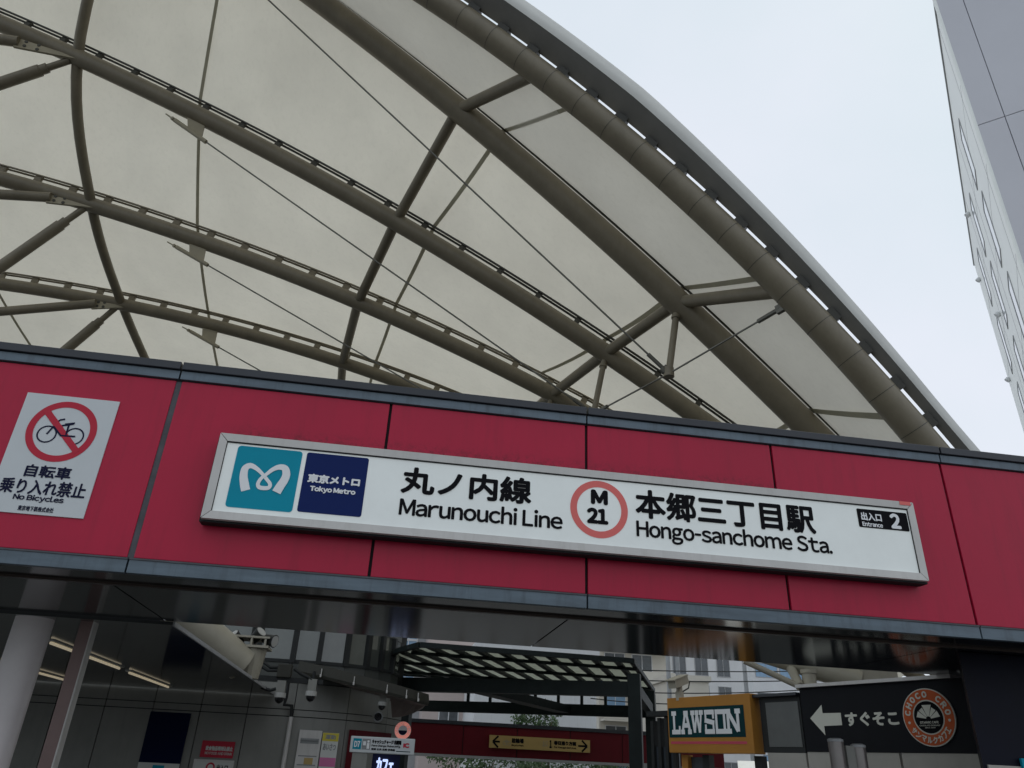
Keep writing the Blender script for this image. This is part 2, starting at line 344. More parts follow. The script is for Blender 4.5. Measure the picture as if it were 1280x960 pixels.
q.build('soffit_trim', M['bronze'], bm_, bevel=0.003)
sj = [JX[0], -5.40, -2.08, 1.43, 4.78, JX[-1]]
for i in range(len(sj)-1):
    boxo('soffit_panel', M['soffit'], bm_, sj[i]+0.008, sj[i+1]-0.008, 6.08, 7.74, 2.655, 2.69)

# ================================================================ STATION SIGN
SY = 5.45
sx0, sx1, sz0, sz1 = -1.41, 4.25, 3.040, 3.704
sg = thing('station_sign', 'long white station name sign on the crimson beam reading Marunouchi Line and Hongo-sanchome Sta.', 'sign', (1.4,SY,3.04))
boxo('shadow_casing', M['joint'], sg, sx0-0.008, sx1+0.004, SY+0.035, D-0.012, sz0-0.014, sz1-0.015)  # black casing juts past the frame to draw the sign's contact shadow
fw = 0.062
# mitred frame with a slight inward slope
q = MB()
O = [(sx0,SY+0.03,sz0),(sx1,SY+0.03,sz0),(sx1,SY+0.03,sz1),(sx0,SY+0.03,sz1)]
OF = [(sx0+0.004,SY,sz0+0.004),(sx1-0.004,SY,sz0+0.004),(sx1-0.004,SY,sz1-0.004),(sx0+0.004,SY,sz1-0.004)]
I = [(sx0+fw,SY+0.004,sz0+fw),(sx1-fw,SY+0.004,sz0+fw),(sx1-fw,SY+0.004,sz1-fw),(sx0+fw,SY+0.004,sz1-fw)]
IB = [(p[0],SY+0.032,p[2]) for p in I]
for nm, k in (('frame_rail',0),('frame_rail',1),('frame_rail',2),('frame_rail',3)):
    a, b = k, (k+1) % 4; g = 0.0028
    def sh(p, other, s): 
        d = (Vector(other)-Vector(p)).normalized(); return tuple(Vector(p)+d*s)
    q = MB()
    o0, o1 = sh(O[a],O[b],g), sh(O[b],O[a],g); f0, f1 = sh(OF[a],OF[b],g), sh(OF[b],OF[a],g); i0, i1 = sh(I[a],I[b],g), sh(I[b],I[a],g); b0, b1 = sh(IB[a],IB[b],g), sh(IB[b],IB[a],g)
    q.face([o0,o1,f1,f0]); q.face([f0,f1,i1,i0]); q.face([i0,i1,b1,b0]); q.face([b0,b1,o1,o0]); q.face([o0,f0,i0,b0]); q.face([o1,b1,i1,f1])
    q.build(nm, M['frame'], sg)
FY = SY+0.018
q = MB()
for b_ in ((sx0+fw,sx1-fw,sz1-fw-0.009,sz1-fw-0.0005),(sx0+fw,sx0+fw+0.005,sz0+fw+0.0005,sz1-fw-0.0095),(sx1-fw-0.005,sx1-fw,sz0+fw+0.0005,sz1-fw-0.0095)): q.box(b_[0]+0.0005, b_[1]-0.0005, SY+0.010, SY+0.0175, b_[2], b_[3])
q.build('gasket', M['joint'], sg)
boxo('sign_face', M['signwhite'], sg, sx0+fw+0.003, sx1-fw-0.003, FY, FY+0.01, sz0+fw+0.003, sz1-fw-0.003)
TY = FY-0.003
def rr_poly(x0, x1, z0, z1, r, Y):
    P = []
    for cx, cz, a in ((x1-r,z0+r,-90),(x1-r,z1-r,0),(x0+r,z1-r,90),(x0+r,z0+r,180)):
        for k in range(6):
            t = math.radians(a+k*18); P.append((cx+r*math.cos(t), Y, cz+r*math.sin(t)))
    return P
def rr_tile(name, m, par, pl, Y, r=0.02):
    q = MB(); q.face(rr_poly(*pl, r, Y)); return q.build(name, m, par)
a = at_y(297,557,TY); b = at_y(378,564,TY); c_ = at_y(366,640,TY); d_ = at_y(282,634,TY)
cx0, cx1, cz0, cz1 = (a.x+d_.x)/2, (b.x+c_.x)/2, (c_.z+d_.z)/2, (a.z+b.z)/2
lt = rr_tile('logo_tile', M['cyan'], sg, (cx0,cx1,cz0,cz1), TY, 0.025)
# heart-like m mark: a single looping ribbon
raw = [(268,372,40),(262,340,40),(258,300,36),(266,262,32),(292,248,26),(322,262,20),(350,288,16),(375,318,16),(390,340,17),(384,358,19),(360,361,20),(336,356,19),(330,338,17),(346,312,16),(372,292,16),(404,268,20),(436,256,26),(464,262,32),(472,290,36),(462,320,38),(442,350,40),(422,382,42)]
q = MB(); P = []; Wd = []
for (zx, zy, ww) in raw:
    p = at_y(240+zx/4, 520+zy/4, TY-0.002); P.append(Vector((p.x, TY-0.002, p.z))); Wd.append(ww/4*0.0063)
def smooth_path(P, Wd, n=4):
    Q, V = [], []
    for i in range(len(P)-1):
        p0, p1, p2, p3 = P[max(0,i-1)], P[i], P[i+1], P[min(len(P)-1,i+2)]
        for k in range(n):
            t = k/n; Q.append(0.5*((2*p1)+(p2-p0)*t+(2*p0-5*p1+4*p2-p3)*t*t+(3*p1-p0-3*p2+p3)*t**3)); V.append(Wd[i]*(1-t)+Wd[i+1]*t)
    return Q+[P[-1]], V+[Wd[-1]]
P, Wd = smooth_path(P, Wd)
q.stroke(P, Wd, NF, 0.00004); q.build('metro_mark', M['inkwhite'], lt)
a = at_y(384,566,TY); b = at_y(461,572,TY); c_ = at_y(452,646,TY); d_ = at_y(371,640,TY)
nt_ = rr_tile('name_tile', M['navy'], sg, ((a.x+d_.x)/2,(b.x+c_.x)/2,(c_.z+d_.z)/2,(a.z+b.z)/2), TY, 0.018)
q = MB(); text_y(q, '東京メトロ', TY-0.002, (384.5,598),(450,604),(400,593),(445,608.5), 0.0045); text_y(q, 'Tokyo Metro', TY-0.002, (387,612),(444.5,615),(392,607),(412,617.5), 0.003)
q.build('lettering', M['inkwhite'], nt_)
q = MB(); text_y(q, '丸ノ内線', TY, (501,606),(664.5,620),(520,584),(660,631), 0.0085); q.build('lettering', M['inkblack'], sg)
q = MB(); text_y(q, 'Marunouchi Line', TY, (499,634),(703.5,650),(502,621.3),(690,661), 0.0045); q.build('lettering', M['inkblack'], sg)
q = MB(); text_y(q, '本郷三丁目駅', TY, (794,630),(1018.5,650),(812,612.5),(1012,667.5), 0.0085); q.build('lettering', M['inkblack'], sg)
q = MB(); text_y(q, 'Hongo-sanchome Sta.', TY, (795,650),(1041,690),(797,649),(845,681), 0.0045); q.build('lettering', M['inkblack'], sg)
cc = at_y(749,636.3,TY); l_ = at_y(713,633,TY); r_ = at_y(785,640,TY); ro = (r_.x-l_.x)/2
q = MB(); q.ring((cc.x,TY,cc.z), X_, Z_, ro*0.77, ro, 64); lr = q.build('line_ring', M['inkcoral'], sg)
q = MB(); text_y(q, 'M', TY, (738.5,628),(760,630),(750,612.5),(750,631), 0.011); text_y(q, '21', TY, (733.5,645),(760.5,650),(747,635),(747,655), 0.010)
q.build('station_number', M['inkblack'], sg)
a = at_y(1070.5,635,TY); b = at_y(1134,642,TY); c_ = at_y(1136,664,TY); d_ = at_y(1074,659,TY)
et = rr_tile('exit_tile', M['inkblack'], sg, ((a.x+d_.x)/2,(b.x+c_.x)/2,(c_.z+d_.z)/2,(a.z+b.z)/2), TY, 0.012)
q = MB(); text_y(q, '出入口', TY-0.002, (1076,644),(1102,648),(1088,641),(1088,651), 0.003); text_y(q, 'Entrance', TY-0.002, (1078,655),(1103.5,657),(1079,652),(1090,658.5), 0.002); text_y(q, '2', TY-0.002, (1112.5,650),(1125.5,652),(1118,642),(1120,661), 0.008)
q.build('lettering', M['inkwhite'], et)
p = at_y(1131,629,SY); q = MB(); q.face([(p.x-0.05,SY-0.002,p.z-0.018),(p.x+0.05,SY-0.002,p.z-0.018),(p.x+0.05,SY-0.002,p.z+0.014),(p.x-0.05,SY-0.002,p.z+0.014)])
q.build('maker_sticker', M['inkcoral'], sg)

# ================================================================ NO BICYCLES SIGN
NY = D-0.006
nb = thing('no_bicycles_sign', 'white plate with a red-barred bicycle pictogram reading No Bicycles on the crimson beam', 'sign', (-2.5,NY,3.0))
nx0, nx1, nz0, nz1 = -2.885, -2.225, 3.0, 3.922
boxo('plate', M['plate'], nb, nx0, nx1, NY-0.004, D-0.0005, nz0, nz1)
PY = NY-0.006
c1 = at_y(77,539,PY); q = MB(); q.ring((c1.x,PY,c1.z), X_, Z_, 0.193, 0.242, 64)
dd = Vector((1,0,-1)).normalized(); cc = Vector((c1.x,PY-0.0012,c1.z))
bm2 = q
# bicycle under the bar
q = MB(); S = lambda zx, zy: Vector((at_y(zx/4, 430+zy/4, PY).x, PY, at_y(zx/4, 430+zy/4, PY).z))
w1 = S(233,450); w2 = S(370,462)
q.ring(w1, X_, Z_, 0.058, 0.069, 32); q.ring(w2, X_, Z_, 0.058, 0.069, 32)
for k, path in enumerate(([(233,450),(268,412),(300,380)], [(300,380),(326,376)], [(262,414),(345,404),(370,400)], [(345,404),(330,455)], [(300,458),(376,463)], [(268,412),(305,460)], [(325,402),(375,396)])):
    q.stroke([S(*p)+NF*(0.0003*(k+1)) for p in path], 0.013, NF)
q.build('bicycle_pictogram', M['inknavy'], nb)
bm2.stroke([cc-dd*0.215, cc+dd*0.215], 0.046, NF); bm2.build('prohibition_ring', M['inkred'], nb)
q = MB(); text_y(q, '自転車', PY, (31,589),(88,596),(60,582),(60,598), 0.003); q.build('lettering', M['inknavy'], nb)
q = MB(); text_y(q, '乗り入れ禁止', PY, (0.5,604),(108,613),(54,600),(54,619.5), 0.003); q.build('lettering', M['inknavy'], nb)
q = MB(); text_y(q, 'No Bicycles', PY, (17,619),(80.5,624),(20,616.5),(45,628), 0.002); q.build('lettering', M['inknavy'], nb)
q = MB(); text_y(q, '東京地下鉄株式会社', PY, (22.5,634),(67,638),(45,633),(45,639.5), 0.0008); q.build('lettering', M['inknavy'], nb)

# ================================================================ MEMBRANE CANOPY
YS = [8.0, 9.9, 12.0, 14.4, 17.2, 20.0, 23.0]
CIR = [(-15.35,-9.59,26.65), (-45.38,-42.13,70.88), (-30.16,-45.47,63.76), (-18.21,-38.59,52.0), (-11.3,-28.94,40.6), (-7.65,-37.88,48.62), (-7.0,-45.0,54.0)]
RT = [0.20, 0.215, 0.18, 0.17, 0.155, 0.15, 0.15]
XR = [7.75, 8.7, 10.4, 12.2, 13.0, 15.5, 15.5]
cn = thing('membrane_canopy', 'vast arched canopy of off-white membrane on khaki steel tubes behind the beam', 'canopy', (0,8,0))
def arch_pt(k, x, off=0.0, dy=0.0):
    cx, cz, r = CIR[k]; z = cz+math.sqrt(r*r-(x-cx)**2); n = Vector((x-cx, 0, z-cz)).normalized()
    return Vector((x, YS[k]+dy, z)) + n*off
XL = -13.0
def arch_xs(k, n=70, x0=XL): return [x0+(XR[k]-x0)*i/n for i in range(n+1)]
MO = 0.46                                   # membrane height above the tube axes
bay_off = [0.0, 0.26, MO-0.085, MO-0.085, MO-0.095, MO-0.095, MO-0.095]
def mem_pt(k, x, front=False):
    if k == 0: return arch_pt(0, x, 0.04, RT[0]*0.95)
    return arch_pt(k, x, bay_off[k])
def bay_pt(k, s, t):                        # bay k between arch k and k+1, slightly saddle shaped
    a = mem_pt(k, XL+(XR[k]-XL)*s); b = mem_pt(k+1, XL+(XR[k+1]-XL)*s); p = a.lerp(b, t)
    p.z -= (0.06 if k else 0.012)*math.sin(math.pi*t)
    return p
def bay_xt(k, xa, xb, t):
    a = mem_pt(k, xa); b = mem_pt(k+1, xb); p = a.lerp(b, t); p.z -= (0.06 if k else 0.012)*math.sin(math.pi*t); return p
bays = []
for k in range(6):
    q = MB(); NS, NT = 64, 6; base = 0
    for i in range(NS+1):
        for j in range(NT+1): q.v.append(tuple(bay_pt(k, i/NS, j/NT)))
    for i in range(NS):
        for j in range(NT):
            q.f.append((i*(NT+1)+j, i*(NT+1)+j+1, (i+1)*(NT+1)+j+1, (i+1)*(NT+1)+j)); q.m.append(0)
    bays.append(q.build('membrane_panel', M['membrane'] if k else M['membrane_shaded'], cn, smooth=True))
ax_ = lambda k, px, py: at_y(px, py, YS[k]).x
seams = [  # (bay, x on its front arch, x on its rear arch)
 (0, ax_(0,715,140), ax_(1,615,170)), (1, ax_(1,615,170), ax_(2,530,295)), (2, ax_(2,530,295), ax_(3,486,397)), (3, ax_(3,486,397), ax_(4,464,462)),
 (4, ax_(4,464,462), ax_(4,464,462)-0.3),
 (1, ax_(1,265,-60), ax_(2,236,138)), (2, ax_(2,236,138), ax_(3,237,295)), (3, ax_(3,237,295), ax_(4,252,408)), (4, ax_(4,252,408), ax_(5,272,485)),
 (0, ax_(0,960,355), ax_(1,838,364)), (1, ax_(1,838,364), ax_(2,750,430)), (2, ax_(2,750,430), ax_(3,668,500)),
 (0, ax_(0,1125,528), ax_(1,998,518)), (1, ax_(1,998,518), ax_(2,932,548)), (4, ax_(4,-25,352), ax_(5,46,466))]
for (k, xa, xb) in seams:
    q = MB(); hw = 0.035; n = 8
    for i in range(n+1):
        t = i/n; p = bay_xt(k, xa-hw, xb-hw, t); r = bay_xt(k, xa+hw, xb+hw, t)
        q.v += [(p.x,p.y,p.z-0.012), (r.x,r.y,r.z-0.012)]
    for i in range(n): q.f.append((2*i,2*i+1,2*i+3,2*i+2)); q.m.append(0)
    q.build('seam_strap', M['seam'], bays[k])
arches = []
for k in range(7):
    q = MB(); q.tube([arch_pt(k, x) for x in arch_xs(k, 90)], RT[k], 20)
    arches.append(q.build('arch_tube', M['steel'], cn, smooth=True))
    if k == 1:      # clamp strip right above the tube
        q = MB(); q.tube([arch_pt(k, x, RT[k]+0.035, -0.10) for x in arch_xs(k, 90)], 0.028, 6); q.build('clamp_strip', M['rail'], arches[k])
    if k >= 2:
        q = MB()
        for dy in (-0.05, 0.05): q.tube([arch_pt(k, x, bay_off[k]-0.05, dy) for x in arch_xs(k, 90)], 0.024, 6)
        x = XL+0.2
        while x < XR[k]-0.2:
            a = arch_pt(k, x, RT[k]-0.02); b = arch_pt(k, x, bay_off[k]-0.03); t = (arch_pt(k, x+0.1)-arch_pt(k, x)).normalized()
            q.bar(a, b, 0.08, 0.10 if k == 2 else 0.14, up=t); x += 0.78
        q.build('clamp_rail', M['rail'] if k == 2 else M['steel'], arches[k])
# front tube: sleeve joints and clamp brackets
HO0, HO1, HDY, HD0, RIM = 0.297, 0.37, -0.42, -0.035, 0.25
def tf(x): return 1.0 if x < 2.5 else max(0.22, 1-0.78*(x-2.5)/4.0)
x = -3.0
while x < 7.6:
    a = arch_pt(0, x); t = (arch_pt(0, x+0.02)-a).normalized(); stp = 0.60/math.sqrt(1+(t.z/t.x)**2)
    if x < 7.4:
        q = MB(); q.tube([a-t*0.004, a+t*0.004], RT[0]+0.0025, 24, cap=False); q.build('sleeve_joint', M['rail'], arches[0])
    c0 = arch_pt(0, x, RT[0]-0.02); b = arch_pt(0, x, HO0+0.01, -0.05)
    q = MB(); q.bar(c0, b, 0.16, 0.20, up=t); q.build('hood_bracket', M['rail'], arches[0])
    x += stp
q = MB(); xs_ = arch_xs(0, 90)
def hp(x, of, dy): f = tf(x); return arch_pt(0, x, HO0+(of-HO0)*(0.35+0.65*f), dy*(0.25+0.75*f))
for i in range(len(xs_)-1):
    a0, a1 = arch_pt(0, xs_[i], HO0, HD0), arch_pt(0, xs_[i+1], HO0, HD0); b0, b1 = hp(xs_[i], HO1, HDY), hp(xs_[i+1], HO1, HDY)
    u0 = arch_pt(0, xs_[i], HO0+0.02, HD0)-a0; u1 = arch_pt(0, xs_[i+1], HO0+0.02, HD0)-a1
    q.hexa([a0, a1, b1, b0], [a0+u0, a1+u1, b1+u1, b0+u0])
hood = q.build('edge_hood', M['hood'], cn)
q = MB(); prof = [(HDY-0.002, HO1-0.005), (HDY-0.03, HO1+0.05), (HDY-0.035, HO1+0.12), (HDY-0.01, HO1+RIM), (HDY+0.10, HO1+RIM+0.03), (HDY+0.30, HO1+RIM-0.02)]
for i, x in enumerate(xs_):
    for (dy, of) in prof: q.v.append(tuple(hp(x, of, dy)))
m_ = len(prof)
for i in range(len(xs_)-1):
    for j in range(m_-1): q.f.append((i*m_+j, i*m_+j+1, (i+1)*m_+j+1, (i+1)*m_+j)); q.m.append(0)
q.build('edge_rim', M['hoodwhite'], hood, smooth=True)
# cross members between the arches
def node(k, px, py):
    x = at_y(px, py, YS[k]).x; return arch_pt(k, x)
N2 = [node(0,672,118), node(1,572,143), node(2,497,262), node(3,447,382), node(4,428,455), node(5,424,515)]
N3 = [node(0,985,382), node(1,847,374), node(2,757,432), node(3,690,495), node(4,640,530)]
n2 = arch_pt(1, -7.0)
N1 = [n2, node(2,96,74), node(3,116,252), node(4,152,382), node(5,195,478)]
for a, b in list(zip(N2, N2[1:])) + list(zip(N3, N3[1:])):
    q = MB(); q.tube([a, b], 0.105, 16); q.build('cross_tube', M['steel'], cn, smooth=True)
P1, _ = smooth_path(N1, [1]*5, 8)
for i in range(4):
    q = MB(); q.tube(P1[i*8:i*8+9], 0.105, 16); q.build('cross_tube', M['steel'], cn, smooth=True)
# flying struts under the third line of nodes, with cables
def under(k, px, py):                      # point hanging in the plane of arch k
    p = at_y(px, py, YS[k]); return p
SB = [under(1,836,467), under(2,742,517), under(3,672,570)]
for i, s in enumerate(SB):
    top = N3[i+1]; q = MB(); s = Vector((s.x, s.y, s.z))
    q.tube([top, s], 0.055, 12); q.tube([top.lerp(s,0.20), top.lerp(s,0.24)], 0.075, 12); q.tube([s+Vector((0,0,0.10)), s-Vector((0,0,0.06))], 0.085, 12)
    q.build('flying_strut', M['steel'], cn, smooth=True)
def cable(a, b, fork=True, parent=None):
    q = MB(); q.tube([a, b], 0.016, 6); d = (b-a).normalized()
    if fork:
        q.tube([b-d*0.45, b-d*0.08], 0.035, 8); q.bar(b-d*0.14, b+d*0.02, 0.06, 0.13)
    return q.build('tension_cable', M['cable'], cn)
tb = [(1,(208,-119)), (2,(224,154)), (3,(226,312)), (4,(243,417))]
ends = [SB[0], SB[1], SB[2], at_y(470,545,YS[4])]
for (k, px), e in zip(tb, ends):
    p = at_y(*px, YS[k]); top = arch_pt(k, p.x+0.25); d = (Vector(e)-p).normalized()
    q = MB(); t = (arch_pt(k, top.x+0.1)-top).normalized()
    a = arch_pt(k, top.x-0.08, -RT[k]+0.03); b = arch_pt(k, top.x+0.30, -RT[k]+0.03)
    q.prism([a+Vector((0,-0.015,0)), b+Vector((0,-0.015,0)), p+d*0.60+Vector((0,-0.015,0.03)), p+d*0.22+Vector((0,-0.015,0.03))], (0,0.03,0))
    q.tube([p-d*0.12, p+d*0.72], 0.045, 10); q.tube([p-d*0.36, p-d*0.12], 0.016, 8); q.tube([p-d*0.20, p-d*0.15], 0.04, 6)
    q.build('turnbuckle', M['steel_pale'], cn, smooth=False)
    cable(p+d*0.7, Vector(e))
cable(SB[0], N3[0]+Vector((0.02,0.1,-0.19))); cable(SB[0], SB[1]); cable(SB[1], SB[2])
# gusset plates and raking struts at the left nodes
for k, gx, sa, sb in ((2,(22,58),(-130,38),(-160,158)), (3,(62,251),(-120,240),(-130,425)), (4,(118,383),(-90,400),(20,490))):
    nd = N1[k-1]; a = at_y(*gx, YS[k]); a.y = YS[k]-0.12; q = MB(); nn = nd+Vector((0.1,-0.12,-RT[k]*0.9)); up = Vector((0,0,0.14))
    b = nd+Vector((-0.2,-0.12,-0.06))
    q.prism([nn, a-up, a+up*0.8, b], (0,0.05,0))
    q.cm = 1
    for i in range(2):
        for j in range(2):
            c0 = a.lerp(nn, 0.16+0.20*i)+Vector((0,-0.012,0.07-0.12*j)); q.tube([c0, c0+Vector((0,0.02,0))], 0.035, 10)
    q.build('gusset_plate', M['steel'], cn, mats=[M['steel_pale'], M['rail']])
    e = at_y(*sa, YS[k]); e.y -= 0.1
    q = MB(); q.tube([a+(a-e).normalized()*0.08, e], 0.11, 14); q.build('raking_strut', M['steel'], cn, smooth=True)
    s2 = nd+Vector((-0.12,0.0,-0.12)); e2_ = at_y(*sb, YS[k]+0.8); d = (e2_-s2).normalized()
    q = MB(); q.tube([s2, s2+d*0.5], 0.07, 10); q.tube([s2+d*0.45, s2+d*0.62], 0.10, 12); q.tube([s2+d*0.6, e2_], 0.12, 14)
    q.build('raking_strut', M['steel'], cn, smooth=True)

# ================================================================ FAR TOWER
T0 = Vector((16.416, 14.646, 0)); dA = Vector((0.66765,0.74447,0)); dB = Vector((0.74447,-0.66765,0)); TZ = 26.27
LA, LB = 17.9, 14.0
tw = thing('office_tower', 'tall pale tower with a grey panelled face and a white windowed face at right', 'building', T0)
nA = Vector((-dA.y, dA.x, 0)); nB = -Vector((-dB.y, dB.x, 0))
q = MB(); q.hexa([T0, T0+dB*LB, T0+dB*LB+dA*LA, T0+dA*LA], [p+Vector((0,0,TZ)) for p in (T0, T0+dB*LB, T0+dB*LB+dA*LA, T0+dA*LA)])
q.build('white_wall', M['tower_white'], tw)
q = MB()
zj = [-1.0, 1.68, 7.85, 14.0, 20.08, TZ+0.25]; bj = [0.0, 0.75, 4.6, 9.3, LB]
for i in range(1, len(zj)-1):
    for j in range(len(bj)-1):
        a = T0+dB*(bj[j]+(0.012 if j else 0)); b = T0+dB*(bj[j+1]-0.012); o = -nB*0.0+Vector((-dA.x,-dA.y,0))*0.06
        z0, z1 = zj[i]+0.015, zj[i+1]-0.015
        q.hexa([a+o+Z_*z0, b+o+Z_*z0, b+Z_*z0, a+Z_*z0], [a+o+Z_*z1, b+o+Z_*z1, b+Z_*z1, a+Z_*z1])
q.build('grey_cladding', M['tower_grey'], tw)
q = MB(); q.hexa([T0-dA*0.01+dB*0.02, T0+dB*LB-dA*0.01, T0+dB*LB-dA*0.004, T0-dA*0.004+dB*0.02], [p+Z_*TZ for p in (T0-dA*0.01+dB*0.02, T0+dB*LB-dA*0.01, T0+dB*LB-dA*0.004, T0-dA*0.004+dB*0.02)])
q.build('cladding_joint', M['tower_line'], tw)
def tpl(px, py): return at_pl(px, py, T0, dA)
def tw_s(p): return (Vector((p.x,p.y,0))-T0).dot(dA)
wcols = [(4.0,5.2), (8.7,9.9), (13.0,14.2)]
for (s0, s1) in wcols:
    for zt in (23.95, 20.4, 16.9, 13.3, 9.7):
        zt += 0.15
        q = MB(); zb = zt-2.5
        for (a0,a1,c0,c1) in ((s0,s1,zt,zt+0.03),(s0,s1,zb-0.03,zb),(s0-0.03,s0,zb-0.03,zt+0.03),(s1,s1+0.03,zb-0.03,zt+0.03)):
            A_, B_ = T0+dA*a0, T0+dA*a1
            q.hexa([A_+Z_*c0, B_+Z_*c0, B_+nA*0.03+Z_*c0, A_+nA*0.03+Z_*c0], [A_+Z_*c1, B_+Z_*c1, B_+nA*0.03+Z_*c1, A_+nA*0.03+Z_*c1])
        fr = q.build('window', M['bgrey'], tw)
        q = MB(); A_, B_ = T0+dA*(s1-0.10)+nA*0.018, T0+dA*(s1-0.002)+nA*0.018; q.face([A_+Z_*(zb+0.01), B_+Z_*(zb+0.01), B_+Z_*(zt-0.01), A_+Z_*(zt-0.01)]); q.build('dark_jamb', M['tower_line'], fr)
        q = MB(); A_, B_ = T0+dA*(s0+0.004)+nA*0.015, T0+dA*(s1-0.004)+nA*0.015
        q.face([A_+Z_*zb, B_+Z_*zb, B_+Z_*zt, A_+Z_*zt]); q.build('pane', M['skyglass'], fr)
q = MB()
for zl in (22.6, 19.1, 15.6, 12.1, 8.5): q.hexa(*[[T0+dA*0.02+Z_*z+nA*o for o in (0.001,0.004)] + [T0+dA*LA+Z_*z+nA*o for o in (0.004,0.001)] for z in (zl-0.01, zl+0.01)])
for s_ in (1.3, 7.0, 11.6): q.hexa(*[[T0+dA*(s_-0.012)+Z_*z+nA*0.001, T0+dA*(s_+0.012)+Z_*z+nA*0.001, T0+dA*(s_+0.012)+Z_*z+nA*0.005, T0+dA*(s_-0.012)+Z_*z+nA*0.005] for z in (1.0, TZ-0.1)])
q.build('panel_joint', M['tower_line'], tw)
q = MB(); q.tube([T0+dA*(-0.02)+Z_*0.5+nA*0.015, T0+dA*(-0.02)+Z_*(TZ+0.1)+nA*0.015], 0.06, 8); q.build('corner_trim', M['tower_white'], tw)
for (s_, z_) in ((11.4,25.0),(11.4,19.6),(16.6,24.6),(16.6,18.9),(11.4,14.0),(16.6,13.0)):
    c0 = T0+dA*s_+Z_*z_
    q = MB(); q.tube([c0, c0+nA*0.10], 0.10, 12); q.tube([c0+nA*0.04+Z_*0.02, c0+nA*0.15-Z_*0.08], 0.12, 12); q.build('vent_cap', M['bwhite'], tw, smooth=True)
q = MB(); A_, B_ = T0+Z_*TZ, T0+dA*LA+Z_*TZ
q.hexa([A_, B_, B_+nA*0.05, A_+nA*0.05], [p+Z_*0.08 for p in (A_, B_, B_+nA*0.05, A_+nA*0.05)]); q.build('parapet_cap', M['bgrey'], tw)

# ================================================================ LEFT: COLUMN, POST, CEILING, LAMPS
pc = at_y(46,768,7.95)
cl = thing('round_column', 'thick round pale column under the left end of the beam', 'column', (pc.x,7.95,0))
q = MB(); q.tube([(pc.x,7.95,0), (pc.x,7.95,2.64)], 0.165, 32); q.build('shaft', M['column'], cl, smooth=True)
q = MB(); q.tube([(pc.x,7.95,0.0), (pc.x,7.95,0.06)], 0.21, 32); q.build('base_ring', M['bgrey'], cl, smooth=True)
pp = at_y(114,772,7.95)
pt = thing('brown_post', 'slim brown square post right of the round column', 'post', (pp.x,7.95,0))
boxo('shaft', M['brown'], pt, pp.x-0.065, pp.x+0.05, 7.90, 8.02, 0, 2.64, bevel=0.004)
boxo('side_strip', M['frame'], pt, pp.x+0.0505, pp.x+0.064, 7.89, 8.01, 0.02, 2.64)
ce = thing('stair_ceiling', 'dark polished flat ceiling panel over the stairs at left', 'ceiling', (-6,10,2.62))
for i, (x0, x1) in enumerate(((-11,-7.2),(-7.19,-2.02))): boxo('ceiling_panel', M['ceiling'], ce, x0, x1, 7.76, 16.05, 2.625, 2.655)
boxo('edge_strip', M['bgrey'], ce, -2.019, -2.0, 7.77, 16.05, 2.618, 2.657)
def lamp(x, y0, y1, label):
    t = thing('fluorescent_lamp', label, 'lamp', (x,(y0+y1)/2,2.6), 'strip lamps on the stair ceiling')
    boxo('lamp_body', M['lampbody'], t, x-0.05, x+0.05, y0, y1, 2.612, 2.6245)
    q = MB(); q.tube([(x,y0+0.05,2.596), (x,y1-0.05,2.596)], 0.015, 10); q.build('lamp_tube', M['lamp'], t, smooth=True)
lamp(-3.75, 9.55, 12.25, 'nearest lit strip lamp, ending at the gap right of the brown post')
lamp(-3.78, 12.75, 15.3, 'farther lit strip lamp continuing the row beyond the gap')
lamp(-5.45, 12.4, 15.5, 'lit strip lamp of the lower row between column and brown post')

# ================================================================ STATION BUILDING (left, curving away)
WY = 16.1
st = thing('station_building', 'grey panelled station building with a curved corner and upper windows at left', 'building', (-4,WY,0))
plan = [(-11,WY),(-1.62,WY)]
for k in range(1, 9):
    t = k/8; plan.append((-1.62+2.35*math.sin(t*1.25)/math.sin(1.25)*0.90, WY+1.9*(1-math.cos(t*1.25))/(1-math.cos(1.25))))
def wall_strip(name, m, z0, z1, off=0.0, pl=plan, par=st, smooth=False):
    q = MB()
    for (a, b) in zip(pl, pl[1:]):
        d = Vector((b[0]-a[0], b[1]-a[1], 0)).normalized(); n = Vector((d.y,-d.x,0))*off
        q.face([Vector((a[0],a[1],z0))+n, Vector((b[0],b[1],z0))+n, Vector((b[0],b[1],z1))+n, Vector((a[0],a[1],z1))+n])
    return q.build(name, m, par)
# panels with real gaps: straight part in 0.85 m wide panels, then the curved plan pieces
back = wall_strip('backing', M['joint'], -0.9, 4.6, -0.05)
stations = [(-11+0.853*i, WY) for i in range(12)] + plan[2:]
for (a, b) in zip(stations, stations[1:]):
    d = Vector((b[0]-a[0], b[1]-a[1], 0)); L_ = d.length; d.normalize(); n = Vector((d.y,-d.x,0))
    ci = stations.index(a)-11; ga = 0.008 if ci <= 0 or ci % 3 == 0 else 0.0; gb = 0.008 if ci < 0 or ci % 3 == 2 else 0.0
    A_ = Vector((a[0],a[1],0))+d*ga; B_ = Vector((b[0],b[1],0))-d*gb
    for (z0, z1) in ((-0.9,0.95),(0.966,2.262),(2.278,2.385),(2.40,2.86)):
        q = MB(); q.hexa([A_+Z_*z0, B_+Z_*z0, B_-n*0.045+Z_*z0, A_-n*0.045+Z_*z0], [A_+Z_*z1, B_+Z_*z1, B_-n*0.045+Z_*z1, A_-n*0.045+Z_*z1])
        q.build('wall_panel', M['panelgrey'], st)
